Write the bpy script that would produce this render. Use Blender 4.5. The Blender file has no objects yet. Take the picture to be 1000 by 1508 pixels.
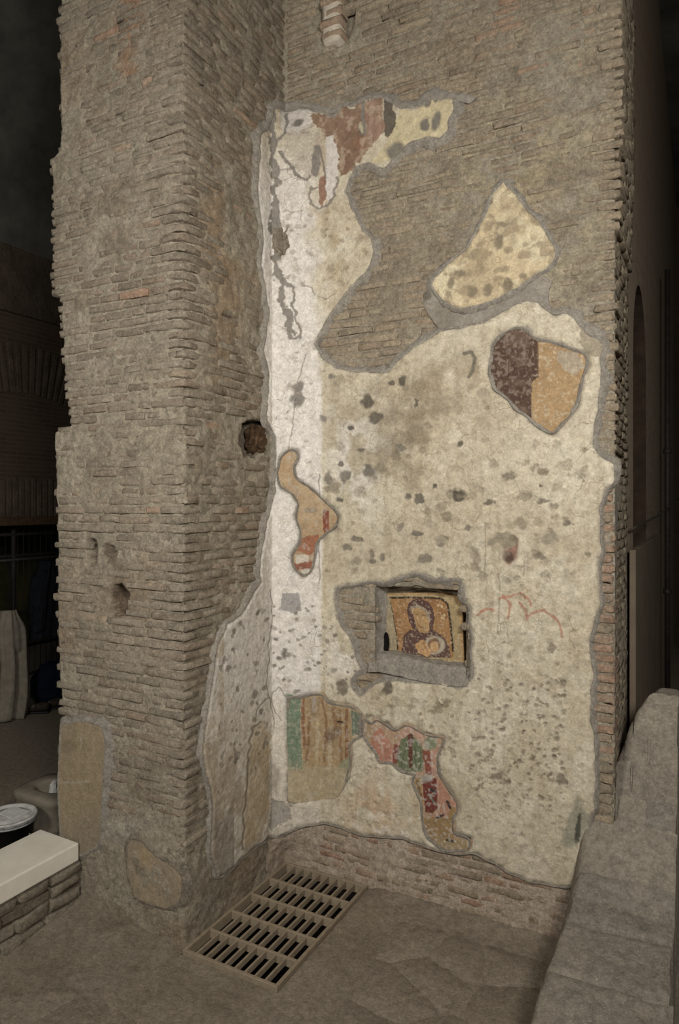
import bpy, bmesh, math, random
import numpy as np
from mathutils import Vector, Matrix, kdtree
from mathutils.geometry import delaunay_2d_cdt

random.seed(7)
RNG = np.random.default_rng(11)
scene = bpy.context.scene
C = scene.collection

# ------------------------------------------------------------------ camera
CAM = np.array([0.0, 0.0, 2.4])
FPX, CX, HY = 1000.0, 500.0, 746.0          # focal length in pixels, centre column, horizon row
YAW = math.radians(28.14)
RT = np.array([math.cos(YAW), math.sin(YAW), 0.0])
FW = np.array([-math.sin(YAW), math.cos(YAW), 0.0])
UP = np.array([0.0, 0.0, 1.0])
cam = bpy.data.cameras.new('camera')
cam.sensor_fit = 'VERTICAL'
cam.sensor_height = 36.0
cam.lens = 36.0 * FPX / 1508.0
cam.shift_y = -(754.0 - HY) / 1508.0
cam.clip_start, cam.clip_end = 0.05, 100
co = bpy.data.objects.new('camera', cam)
co.location = CAM.tolist()
co.rotation_euler = (math.pi / 2, 0, YAW)
C.objects.link(co)
scene.camera = co

# ------------------------------------------------------------------ light
scene.view_settings.view_transform = 'Standard'
scene.view_settings.look = 'None'
scene.view_settings.gamma = 1.0
scene.view_settings.use_curve_mapping = False
scene.view_settings.exposure = 0.0
world = bpy.data.worlds.new('hall_gloom')
scene.world = world
world.use_nodes = True
world.node_tree.nodes['Background'].inputs[0].default_value = (0.75, 0.86, 1.0, 1)
world.node_tree.nodes['Background'].inputs[1].default_value = 0.03


def softbox(name, loc, target, size, power, spread=150, col=(1.0, 0.97, 0.94)):
    l = bpy.data.lights.new(name, 'AREA')
    l.shape = 'RECTANGLE'
    l.size, l.size_y = size
    l.energy = power
    l.color = col
    l.spread = math.radians(spread)
    o = bpy.data.objects.new(name, l)
    o.location = loc
    o.rotation_euler = (Vector(target) - Vector(loc)).to_track_quat('-Z', 'Y').to_euler()
    C.objects.link(o)
    return o


softbox('studio_lamp', (1.15, -0.35, 3.7), (-1.25, 3.85, 3.2), (0.9, 0.7), 138, 150)
softbox('studio_lamp', (-1.9, -1.5, 3.6), (-2.3, 3.4, 2.9), (0.9, 0.7), 100, 150)

# ------------------------------------------------------------------ maths


def lin(c):
    c = np.asarray(c, float) / 255.0
    return np.where(c <= 0.04045, c / 12.92, ((c + 0.055) / 1.055) ** 2.4)


def _hash(ix, iy, seed):
    n = (ix.astype(np.int64) * 374761393 + iy.astype(np.int64) * 668265263 + seed * 974634777) & 0xffffffff
    n = ((n ^ (n >> 13)) * 1274126177) & 0xffffffff
    n = n ^ (n >> 16)
    return (n & 0xffff) / 65535.0


def vnoise(x, y, seed=0):
    x = np.asarray(x, float); y = np.asarray(y, float)
    ix, iy = np.floor(x), np.floor(y)
    fx, fy = x - ix, y - iy
    fx = fx * fx * (3 - 2 * fx); fy = fy * fy * (3 - 2 * fy)
    a = _hash(ix, iy, seed); b = _hash(ix + 1, iy, seed)
    c = _hash(ix, iy + 1, seed); d = _hash(ix + 1, iy + 1, seed)
    return (a * (1 - fx) + b * fx) * (1 - fy) + (c * (1 - fx) + d * fx) * fy


def fbm(x, y, f, octv=4, seed=0):
    """-1..1"""
    t = 0; a = 1.0; s = 0
    x = np.asarray(x, float); y = np.asarray(y, float)
    for k in range(octv):
        t = t + a * (vnoise(x * f, y * f, seed + 17 * k) * 2 - 1)
        s += a; a *= 0.5; f *= 2.03
    return t / s * 1.5


def sstep(a, b, x):
    t = np.clip((np.asarray(x, float) - a) / (b - a), 0, 1)
    return t * t * (3 - 2 * t)


def ray(px, py):
    return RT * ((px - CX) / FPX) + FW + UP * ((HY - py) / FPX)


def on_plane(px, py, axis, val):
    d = ray(px, py)
    return CAM + d * ((val - CAM[axis]) / d[axis])


def at_depth(px, py, t):
    return CAM + ray(px, py) * t


def on_floor(px, py, z=0.0):
    return on_plane(px, py, 2, z)


def project(P):
    d = P - CAM
    f = d @ FW
    return CX + FPX * (d @ RT) / f, HY - FPX * d[:, 2] / f


def in_poly(x, y, poly):
    poly = np.asarray(poly)
    r = np.zeros(len(x), bool)
    x1, y1 = poly[-1]
    for x2, y2 in poly:
        if y1 != y2:
            m = (y1 > y) != (y2 > y)
            r ^= m & (x < (x2 - x1) * (y - y1) / (y2 - y1) + x1)
        x1, y1 = x2, y2
    return r


def resample(poly, step, closed=True, jag=0.0, seed=0, fine=True):
    P = np.asarray(poly, float)
    if closed:
        P = np.vstack([P, P[:1]])
    # Catmull-Rom smoothing so the outline is not a coarse polygon
    d = np.r_[0, np.cumsum(np.hypot(*np.diff(P, axis=0).T))]
    n = max(8, int(d[-1] / step))
    t = np.linspace(0, d[-1], n, endpoint=not closed)
    x = np.interp(t, d, P[:, 0]); y = np.interp(t, d, P[:, 1])
    if closed:
        k = np.array([1, 2, 1]) / 4.0
        for _ in range(2):
            x = k[0] * np.roll(x, 1) + k[1] * x + k[2] * np.roll(x, -1)
            y = k[0] * np.roll(y, 1) + k[1] * y + k[2] * np.roll(y, -1)
    if jag:
        jx = jag * fbm(x, y, 24, 4, seed + 3) + jag * 1.2 * fbm(x, y, 11, 2, seed + 31)
        jy = jag * fbm(x, y, 24, 4, seed + 9) + jag * 1.2 * fbm(x, y, 11, 2, seed + 37)
        x, y = x + jx, y + jy
    return np.c_[x, y]


# ------------------------------------------------------------------ object helpers


def put(o, parent=None):
    C.objects.link(o)
    if parent is not None:
        o.parent = parent
    return o


def mesh_obj(name, verts, faces, mat, parent=None, smooth=True, cols=None, rnd=None):
    me = bpy.data.meshes.new(name)
    V = np.asarray(verts, float)
    if isinstance(faces, np.ndarray):
        n, k = faces.shape
        me.vertices.add(len(V)); me.vertices.foreach_set('co', V.ravel())
        me.loops.add(n * k); me.loops.foreach_set('vertex_index', faces.ravel().astype(np.int32))
        me.polygons.add(n)
        me.polygons.foreach_set('loop_start', np.arange(0, n * k, k, dtype=np.int32))
        me.polygons.foreach_set('loop_total', np.full(n, k, dtype=np.int32))
        me.update(calc_edges=True)
        me.validate()
    else:
        me.from_pydata(V.tolist(), [], faces)
        me.update()
    if smooth:
        me.polygons.foreach_set('use_smooth', np.ones(len(me.polygons), bool))
    if cols is not None:
        a = me.attributes.new('paint', 'FLOAT_COLOR', 'POINT')
        a.data.foreach_set('color', np.c_[cols, np.ones(len(cols))].astype(np.float32).ravel())
    if rnd is not None:
        a = me.attributes.new('rnd', 'FLOAT', 'POINT')
        a.data.foreach_set('value', np.asarray(rnd, np.float32))
    if mat:
        me.materials.append(mat)
    return put(bpy.data.objects.new(name, me), parent)


def tag(o, label=None, cat=None, group=None, kind=None):
    if label: o['label'] = label
    if cat: o['category'] = cat
    if group: o['group'] = group
    if kind: o['kind'] = kind
    return o


def empty(name, loc=(0, 0, 0), rz=0):
    o = bpy.data.objects.new(name, None)
    o.location = loc
    o.rotation_euler = (0, 0, rz)
    o.empty_display_size = 0.1
    return put(o)


def bm_obj(name, bm, mat, parent=None, smooth=False):
    me = bpy.data.meshes.new(name)
    bm.normal_update()
    bm.to_mesh(me); bm.free()
    if smooth:
        me.polygons.foreach_set('use_smooth', np.ones(len(me.polygons), bool))
    me.materials.append(mat)
    return put(bpy.data.objects.new(name, me), parent)


def box_bm(bm, lo, hi, bev=0.0, seg=1):
    r = bmesh.ops.create_cube(bm, size=1.0)
    vs = r['verts']
    lo, hi = Vector(lo), Vector(hi)
    for v in vs:
        v.co = Vector([(lo[i] + hi[i]) / 2 + v.co[i] * (hi[i] - lo[i]) for i in range(3)])
    if bev > 0:
        es = list({e for v in vs for e in v.link_edges})
        bmesh.ops.bevel(bm, geom=es, offset=bev, segments=seg, affect='EDGES', profile=0.5)
    return vs


def tube(path, r, n=8, closed=False):
    """verts, faces for a tube along path (list of points); r scalar or list"""
    P = [Vector(p) for p in path]
    R = [r] * len(P) if np.isscalar(r) else list(r)
    V = []; F = []
    up = Vector((0.03, 0.05, 1)).normalized()
    for i, p in enumerate(P):
        a = P[max(i - 1, 0)]; b = P[min(i + 1, len(P) - 1)]
        t = (b - a).normalized()
        u = t.cross(up)
        if u.length < 0.05:
            u = t.cross(Vector((1, 0, 0)))
        u.normalize(); w = t.cross(u)
        for k in range(n):
            an = 2 * math.pi * k / n
            V.append(p + (u * math.cos(an) + w * math.sin(an)) * R[i])
    for i in range(len(P) - 1):
        for k in range(n):
            a = i * n + k; b = i * n + (k + 1) % n
            F.append((a, b, b + n, a + n))
    F.append(tuple(range(n))[::-1]); F.append(tuple(range((len(P) - 1) * n, len(P) * n)))
    return [tuple(v) for v in V], F


def lathe(profile, n=32):
    V = []; F = []
    for r, z in profile:
        for k in range(n):
            a = 2 * math.pi * k / n
            V.append((r * math.cos(a), r * math.sin(a), z))
    for i in range(len(profile) - 1):
        for k in range(n):
            a = i * n + k; b = i * n + (k + 1) % n
            F.append((a, b, b + n, a + n))
    return V, F


# ------------------------------------------------------------------ materials


def nodes(name):
    m = bpy.data.materials.new(name)
    m.use_nodes = True
    nt = m.node_tree
    b = nt.nodes['Principled BSDF']
    b.inputs['Specular IOR Level'].default_value = 0.12
    b.inputs['Roughness'].default_value = 0.92
    return m, nt, b


def N(nt, t, **kw):
    n = nt.nodes.new(t)
    for k, v in kw.items():
        if k in ('operation', 'blend_type', 'data_type', 'feature', 'attribute_name', 'noise_dimensions', 'distance'):
            setattr(n, k, v)
    return n


def noise(nt, vec, scale, detail=4, rough=0.6, dist=0.0):
    n = nt.nodes.new('ShaderNodeTexNoise')
    n.inputs['Scale'].default_value = scale
    n.inputs['Detail'].default_value = detail
    n.inputs['Roughness'].default_value = rough
    n.inputs['Distortion'].default_value = dist
    nt.links.new(vec, n.inputs['Vector'])
    return n.outputs['Fac']


def ramp(nt, fac, stops):
    r = nt.nodes.new('ShaderNodeValToRGB')
    e = r.color_ramp.elements
    while len(e) > 1:
        e.remove(e[-1])
    e[0].position = stops[0][0]; e[0].color = (*lin(stops[0][1]), 1)
    for p, c in stops[1:]:
        x = e.new(p); x.color = (*lin(c), 1)
    nt.links.new(fac, r.inputs['Fac'])
    return r.outputs['Color']


def fac_ramp(nt, fac, a, b, lo=0.0, hi=1.0):
    m = nt.nodes.new('ShaderNodeMapRange')
    m.inputs[1].default_value = a; m.inputs[2].default_value = b
    m.inputs[3].default_value = lo; m.inputs[4].default_value = hi
    nt.links.new(fac, m.inputs[0])
    return m.outputs[0]


def mix(nt, fac, a, b, mode='MIX'):
    m = nt.nodes.new('ShaderNodeMix')
    m.data_type = 'RGBA'; m.blend_type = mode
    for s, v in ((m.inputs['Factor'], fac), (m.inputs['A'], a), (m.inputs['B'], b)):
        pass
    fs = [i for i in m.inputs if i.name == 'Factor' and i.type == 'VALUE'][0]
    A = [i for i in m.inputs if i.name == 'A' and i.type == 'RGBA'][0]
    B = [i for i in m.inputs if i.name == 'B' and i.type == 'RGBA'][0]
    for s, v in ((fs, fac), (A, a), (B, b)):
        if isinstance(v, (int, float)):
            s.default_value = v
        elif isinstance(v, (tuple, list, np.ndarray)):
            s.default_value = (*lin(v), 1)
        else:
            nt.links.new(v, s)
    return [o for o in m.outputs if o.type == 'RGBA'][0]


def position(nt):
    return nt.nodes.new('ShaderNodeNewGeometry').outputs['Position']


def objco(nt):
    return nt.nodes.new('ShaderNodeTexCoord').outputs['Object']


def bump(nt, b, h, strength=0.4, dist=0.01):
    n = nt.nodes.new('ShaderNodeBump')
    n.inputs['Strength'].default_value = strength
    n.inputs['Distance'].default_value = dist
    nt.links.new(h, n.inputs['Height'])
    nt.links.new(n.outputs['Normal'], b.inputs['Normal'])


def addf(nt, a, b, wa=1.0, wb=1.0):
    m1 = nt.nodes.new('ShaderNodeMath'); m1.operation = 'MULTIPLY'; m1.inputs[1].default_value = wa
    nt.links.new(a, m1.inputs[0])
    m2 = nt.nodes.new('ShaderNodeMath'); m2.operation = 'MULTIPLY_ADD'; m2.inputs[1].default_value = wb
    nt.links.new(b, m2.inputs[0]); nt.links.new(m1.outputs[0], m2.inputs[2])
    return m2.outputs[0]


def brick_material(name, tones, dust, dust_lo=0.42, dust_hi=0.62, grain=0.30):
    """old brick: a tone per brick, blotches of lime dust, rough pitted surface"""
    m, nt, b = nodes(name)
    p = position(nt)
    oi = nt.nodes.new('ShaderNodeObjectInfo').outputs['Random']
    at = nt.nodes.new('ShaderNodeAttribute'); at.attribute_name = 'rnd'
    s = nt.nodes.new('ShaderNodeMath'); s.operation = 'ADD'
    nt.links.new(oi, s.inputs[0]); nt.links.new(at.outputs['Fac'], s.inputs[1])
    fr = nt.nodes.new('ShaderNodeMath'); fr.operation = 'FRACT'
    nt.links.new(s.outputs[0], fr.inputs[0])
    k = len(tones)
    base = ramp(nt, fr.outputs[0], [(i / (k - 1), t) for i, t in enumerate(tones)])
    n1 = noise(nt, p, 9, 6, 0.7)
    n2 = noise(nt, p, 48, 6, 0.75)
    n3 = noise(nt, p, 1.3, 3, 0.5)
    d = addf(nt, n1, n2, 0.5, 0.5)
    f = fac_ramp(nt, addf(nt, d, n3, 0.7, 0.3), dust_lo, dust_hi, 0.08, 0.9)
    col = mix(nt, f, base, dust)
    dark = fac_ramp(nt, noise(nt, p, 26, 7, 0.8), 0.34, 0.60, 0.62, 1.14)
    fine = fac_ramp(nt, noise(nt, p, 80, 6, 0.85), 0.36, 0.64, 1 - grain, 1 + grain * 1.1)
    mm = nt.nodes.new('ShaderNodeMath'); mm.operation = 'MULTIPLY'
    nt.links.new(dark, mm.inputs[0]); nt.links.new(fine, mm.inputs[1])
    vm = nt.nodes.new('ShaderNodeVectorMath'); vm.operation = 'SCALE'
    nt.links.new(col, vm.inputs[0]); nt.links.new(mm.outputs[0], vm.inputs['Scale'])
    spk = fac_ramp(nt, noise(nt, p, 60, 6, 0.85), 0.55, 0.66, 0.0, 0.62)
    col = mix(nt, spk, vm.outputs[0], (204, 195, 176))
    nt.links.new(col, b.inputs['Base Color'])
    bump(nt, b, addf(nt, noise(nt, p, 70, 8, 0.85), n1, 0.7, 0.3), 0.9, 0.022)
    return m


def paint_material(name, fine=0.22, bstr=0.45, scale=70, spot=.35, spotc=(120, 106, 84), bd=.012, crack=0.0):
    """colour from the 'paint' vertex colours, broken up by fine procedural grain"""
    m, nt, b = nodes(name)
    p = position(nt)
    at = nt.nodes.new('ShaderNodeAttribute'); at.attribute_name = 'paint'
    n1 = noise(nt, p, 24, 7, 0.78)
    g = fac_ramp(nt, n1, 0.34, 0.66, 1 - fine * 1.2, 1 + fine * .9)
    g2 = fac_ramp(nt, noise(nt, p, 80, 6, 0.85), 0.36, 0.64, 1 - fine * 1.0, 1 + fine * .95)
    mm = nt.nodes.new('ShaderNodeMath'); mm.operation = 'MULTIPLY'
    nt.links.new(g, mm.inputs[0]); nt.links.new(g2, mm.inputs[1])
    vm = nt.nodes.new('ShaderNodeVectorMath'); vm.operation = 'SCALE'
    nt.links.new(at.outputs['Color'], vm.inputs[0]); nt.links.new(mm.outputs[0], vm.inputs['Scale'])
    spk = fac_ramp(nt, noise(nt, p, 62, 7, 0.88), 0.54, 0.66, 0.0, spot)
    col = mix(nt, spk, vm.outputs[0], spotc)
    if crack:
        ns = nt.nodes.new('ShaderNodeTexNoise'); ns.inputs['Scale'].default_value = 5; ns.inputs['Detail'].default_value = 4
        nt.links.new(p, ns.inputs['Vector'])
        va = nt.nodes.new('ShaderNodeVectorMath'); va.operation = 'MULTIPLY_ADD'
        va.inputs[1].default_value = (.22, .22, .22)
        nt.links.new(ns.outputs['Color'], va.inputs[0]); nt.links.new(p, va.inputs[2])
        vo = nt.nodes.new('ShaderNodeTexVoronoi'); vo.feature = 'DISTANCE_TO_EDGE'; vo.inputs['Scale'].default_value = 7.5
        nt.links.new(va.outputs[0], vo.inputs['Vector'])
        ln = fac_ramp(nt, vo.outputs['Distance'], 0.004, 0.016, crack, 0.0)
        mk = fac_ramp(nt, noise(nt, p, 3.2, 3, .6), .46, .60, 0, 1)
        mu = nt.nodes.new('ShaderNodeMath'); mu.operation = 'MULTIPLY'
        nt.links.new(ln, mu.inputs[0]); nt.links.new(mk, mu.inputs[1])
        col = mix(nt, mu.outputs[0], col, (112, 98, 76))
    nt.links.new(col, b.inputs['Base Color'])
    bump(nt, b, addf(nt, noise(nt, p, scale, 8, 0.82), n1, 0.65, 0.35), bstr, bd)
    return m


def plain(name, c1, c2, scale=20, rough=0.85, bstr=0.3, spec=0.12, metal=0.0, bdist=0.006):
    m, nt, b = nodes(name)
    p = position(nt)
    n = noise(nt, p, scale, 5, 0.65)
    col = ramp(nt, n, [(0.3, c1), (0.7, c2)])
    nt.links.new(col, b.inputs['Base Color'])
    b.inputs['Roughness'].default_value = rough
    b.inputs['Specular IOR Level'].default_value = spec
    b.inputs['Metallic'].default_value = metal
    if bstr:
        bump(nt, b, noise(nt, p, scale * 3, 5, 0.7), bstr, bdist)
    return m


M = {}
M['brick'] = brick_material('old_brick', [(137, 124, 106), (148, 135, 116), (128, 116, 99), (154, 140, 120), (138, 120, 101), (142, 130, 111), (152, 130, 108)], (174, 163, 143), .44, .70)
M['brick_back'] = brick_material('old_brick_back', [(140, 125, 105), (153, 138, 115), (131, 117, 99), (161, 144, 119), (145, 125, 103), (145, 131, 110)], (186, 172, 146), .44, .70)
M['brick_red'] = brick_material('red_brick', [(164, 128, 104), (156, 130, 108), (168, 136, 112), (160, 118, 94), (160, 142, 118)], (180, 164, 140), 0.40, 0.66)
M['mortar'] = paint_material('mortar_core', 0.32, 1.0, 50, .6, (202, 192, 172), .030)
M['plaster'] = paint_material('lime_plaster', 0.20, 0.8, 50, .50, (150, 134, 106), .014, .55)
M['fresco'] = paint_material('fresco_paint', 0.20, 0.4, 90, .45, (176, 160, 132), .006)
M['edging'] = brick_material('grey_mortar', [(148, 140, 127), (156, 148, 134), (142, 133, 119)], (164, 156, 142), .4, .7)
M['stone'] = brick_material('dusty_stone', [(128, 116, 98), (138, 126, 107), (122, 112, 97), (132, 121, 104)], (154, 143, 124))
M['stone_right'] = brick_material('dusty_stone_right', [(146, 136, 121), (155, 145, 128), (136, 128, 117)], (170, 159, 141), grain=.20)
M['floor'] = paint_material('earth_floor', 0.26, 0.9, 45, .35, (158, 147, 128), .022)
M['iron'] = plain('rusty_iron', (124, 110, 90), (142, 128, 106), 30, 0.8, 0.3, 0.25)
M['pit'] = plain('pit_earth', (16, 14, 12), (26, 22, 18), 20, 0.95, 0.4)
M['wood'] = plain('charred_wood', (58, 44, 33), (104, 82, 60), 26, 0.9, 0.9, bdist=0.02)
M['whitestone'] = plain('white_coping', (214, 205, 186), (228, 220, 202), 9, 0.85, 0.12)

# ------------------------------------------------------------------ wall geometry
XS, YF, YB, XR = -2.48, 2.85, 3.85, -0.394          # pillar side, pillar front, back wall, wall end
FA, FB = np.array([XS, 3.68]), np.array([-2.184, YB])
FL = float(np.hypot(*(FB - FA)))
TP = 0.025                                        # thickness of plaster


def path_pt(s, z):
    """brick surface unrolled: s<0 pillar side, 0..FL oblique corner, >FL back wall"""
    s = np.asarray(s, float)
    z = np.asarray(z, float) + 0 * s
    k = sstep(0.02, 0.33, z) * (1 - sstep(4.75, 5.1, z))
    u = np.clip(s / FL, 0, 1)
    fx = FA[0] + (FB[0] - FA[0]) * u; fy = FA[1] + (FB[1] - FA[1]) * u
    a = 0.365
    cx = XS + (FB[0] - XS) * np.clip((u - a) / (1 - a), 0, 1); cy = FA[1] + (YB - FA[1]) * np.clip(u / a, 0, 1)
    x = np.where(s < 0, XS, np.where(s > FL, FB[0] + (s - FL), fx * k + cx * (1 - k)))
    y = np.where(s < 0, FA[1] + s, np.where(s > FL, YB, fy * k + cy * (1 - k)))
    return x, y


def surf(s, z, h):
    """smoothed position + h along the outward normal"""
    s = np.asarray(s, float); z = np.asarray(z, float)
    X = 0; Y = 0
    w = 0.025
    for o, k in ((-1, .25), (0, .5), (1, .25)):
        x, y = path_pt(s + o * w, z); X = X + k * x; Y = Y + k * y
    x0, y0 = path_pt(s - 0.04, z); x1, y1 = path_pt(s + 0.04, z)
    dx, dy = x1 - x0, y1 - y0
    L = np.hypot(dx, dy) + 1e-9
    nx, ny = dy / L, -dx / L
    return np.stack([X + nx * h, Y + ny * h, z + 0 * X], -1)


def sz(px, py, h=TP):
    """pixel -> unrolled (s, z) on the plaster surface"""
    d = ray(px, py)
    n = np.array([FB[1] - FA[1], -(FB[0] - FA[0])]) / FL
    A = FA + n * h; B = FB + n * h
    if px < 398:
        t = (XS + h) / d[0]; p = CAM + d * t
        return p[1] - FA[1], p[2]
    if px < 475:
        t = (A @ n) / (d[:2] @ n); p = CAM + d * t
        return float(np.clip((p[:2] - A) @ (FB - FA) / FL, 0, FL)), p[2]
    t = (YB - h) / d[1]; p = CAM + d * t
    return FL + p[0] - FB[0], p[2]


def SZ(pts, h=TP):
    return np.array([sz(x, y, h) for x, y in pts])


def front_map(x, z, h):
    return np.stack([x, YF - h + 0 * x, z], -1)


def FZ(pts, h=0.02):
    r = []
    for px, py in pts:
        p = on_plane(px, py, 1, YF - h); r.append((p[0], p[2]))
    return np.array(r)


# traced outlines ---------------------------------------------------
P1 = [(407,147),(446,147),(468,161),(493,167),(504,154),(518,154),(529,147),(547,140),(565,140),(580,150),(590,158),(612,158),
 (626,147),(637,141),(670,143),(670,165),(662,176),(666,190),(648,208),(626,204),(598,217),(580,233),(569,248),(556,251),(544,242),
 (526,244),(515,262),(508,280),(515,302),(527,320),(533,334),(549,348),(554,366),(549,388),(536,406),(515,428),(493,453),(475,482),
 (466,507),(475,525),(497,541),(522,546),(547,546),(569,548),(576,536),(594,519),(619,503),(648,486),(676,482),(712,474),(736,458),
 (760,446),(792,440),(808,456),(818,464),(832,456),(848,464),(860,480),(880,496),(892,508),(886,532),(890,560),(886,584),(878,620),
 (876,656),(888,672),(907,680),(909,708),(895,721),(884,745),(886,783),(886,813),(881,840),(884,868),(884,895),(878,922),(869,946),
 (874,976),(878,1000),(872,1024),(874,1058),(876,1092),(881,1126),(874,1192),(860,1254),(849,1304),(836,1308),(809,1306),(777,1299),
 (748,1286),(719,1268),(701,1259),(676,1259),(648,1258),(614,1244),(576,1234),(547,1234),(509,1225),(480,1215),(442,1220),(408,1237),
 (370,1256),(342,1282),(320,1296),(309,1262),(312,1215),(313,1180),(301,1130),(298,1095),(306,1050),(314,1000),(320,952),(336,916),
 (356,904),(376,868),(384,860),(382,836),(386,804),(394,764),(404,724),(402,696),(404,668),(405,640),(392,618),(394,580),(396,545),(387,514),
 (397,460),(391,424),(385,388),(387,359),(385,316),(380,280),(382,208),(387,192),(396,190),(399,154)]
P2 = [(742,264),(760,282),(776,306),(796,322),(808,346),(822,372),(818,388),(796,400),(780,412),(760,427),(732,441),(700,453),(676,457),
 (652,446),(636,428),(630,416),(652,390),(684,367),(700,340),(716,308),(724,282)]
BAND = [(630,424),(650,452),(676,464),(702,460),(732,448),(760,434),(780,418),(800,404),(812,412),(806,440),(812,460),(792,444),(760,450),(736,464),
 (712,480),(676,488),(650,494),(640,476),(622,448),(620,430)]
F1 = [(724,508),(738,492),(760,480),(776,486),(784,498),(812,502),(836,512),(860,520),(866,540),(856,568),(850,600),(832,620),(812,640),
 (792,628),(772,612),(756,600),(748,588),(728,572),(722,552)]
F2 = [(406,692),(412,672),(428,660),(438,664),(440,676),(432,688),(436,704),(460,720),(480,740),(498,760),(492,776),(468,798),(466,820),
 (456,844),(446,848),(434,840),(428,828),(432,812),(442,800),(442,780),(436,760),(440,740),(432,728),(412,716)]
F3 = [(424,1024),(440,1029),(475,1021),(483,1035),(518,1040),(531,1053),(531,1085),(518,1093),(514,1141),(496,1173),(470,1176),(440,1180),(426,1178)]
F4 = [(535,1056),(546,1069),(554,1058),(570,1070),(582,1077),(595,1067),(611,1069),(621,1082),(640,1085),(653,1086),(651,1099),(643,1115),
 (645,1138),(656,1157),(669,1176),(675,1189),(667,1205),(669,1230),(694,1235),(693,1252),(651,1254),(643,1246),(629,1234),(621,1211),
 (622,1189),(605,1150),(613,1141),(589,1136),(578,1126),(557,1125),(555,1110),(546,1099),(535,1085)]
NI = [(494,867),(548,858),(574,857),(590,849),(616,845),(639,853),(676,854),(681,864),(681,880),(690,895),(691,924),(695,934),(691,963),
 (695,986),(694,999),(678,1012),(652,1007),(600,1002),(564,999),(546,1012),(528,1025),(518,1012),(520,1001),(533,986),(522,966),
 (516,940),(499,916),(494,888)]
POLY1 = SZ(P1)
NIS = SZ(NI)

# ------------------------------------------------------------------ painting helpers (arrays of traced coordinates)


class Paint:
    def __init__(self, x, y, base):
        self.x, self.y = x, y
        self.c = np.tile(lin(base), (len(x), 1)) if np.ndim(base) == 1 else base
        self.h = np.zeros(len(x))

    def blend(self, m, rgb):
        m = np.clip(m, 0, 1)[:, None]
        self.c = self.c * (1 - m) + lin(rgb) * m

    def blend_at(self, idx, m, rgb):
        m = np.clip(m, 0, 1)[:, None]
        self.c[idx] = self.c[idx] * (1 - m) + lin(rgb) * m

    def ell(self, cx, cy, rx, ry, rgb=None, a=1.0, ang=0, soft=0.35, dep=0.0, wob=0.25, seed=0):
        R = max(rx, ry) * 1.7
        i = np.nonzero((np.abs(self.x - cx) < R) & (np.abs(self.y - cy) < R))[0]
        if len(i) == 0: return
        dx, dy = self.x[i] - cx, self.y[i] - cy
        ca, sa = math.cos(ang), math.sin(ang)
        u, v = (dx * ca + dy * sa) / rx, (-dx * sa + dy * ca) / ry
        d = np.hypot(u, v)
        d = d + wob * fbm(self.x[i], self.y[i], 0.9 / max(2.0, min(rx, ry)), 2, seed + int(cx * 7 + cy))
        m = 1 - sstep(1 - soft, 1 + soft, d)
        if rgb is not None: self.blend_at(i, m * a, rgb)
        if dep: self.h[i] -= dep * m

    def poly(self, pts, rgb, a=1.0, wob=1.2, dep=0.0, seed=0):
        P = np.asarray(pts, float)
        i = np.nonzero((self.x > P[:, 0].min() - 3) & (self.x < P[:, 0].max() + 3) & (self.y > P[:, 1].min() - 3) & (self.y < P[:, 1].max() + 3))[0]
        if len(i) == 0: return
        x = self.x[i] + wob * fbm(self.x[i], self.y[i], 0.13, 3, seed + 5)
        y = self.y[i] + wob * fbm(self.x[i], self.y[i], 0.13, 3, seed + 8)
        m = in_poly(x, y, P).astype(float)
        self.blend_at(i, m * a, rgb)
        if dep: self.h[i] -= dep * m

    def line(self, pts, w, rgb, a=1.0, dep=0.0, wob=0.8, soft=0.8, seed=0):
        P = np.asarray(pts, float)
        R = w + 3
        i = np.nonzero((self.x > P[:, 0].min() - R) & (self.x < P[:, 0].max() + R) & (self.y > P[:, 1].min() - R) & (self.y < P[:, 1].max() + R))[0]
        if len(i) == 0: return
        x = self.x[i] + wob * fbm(self.x[i], self.y[i], 0.1, 3, seed + 25)
        y = self.y[i] + wob * fbm(self.x[i], self.y[i], 0.1, 3, seed + 28)
        d = np.full(len(i), 1e9)
        for (x1, y1), (x2, y2) in zip(P[:-1], P[1:]):
            ex, ey = x2 - x1, y2 - y1
            t = np.clip(((x - x1) * ex + (y - y1) * ey) / (ex * ex + ey * ey + 1e-9), 0, 1)
            d = np.minimum(d, np.hypot(x - x1 - t * ex, y - y1 - t * ey))
        m = 1 - sstep(w * 0.5 - soft, w * 0.5 + soft, d)
        self.blend_at(i, m * a, rgb)
        if dep: self.h[i] -= dep * m


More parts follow.
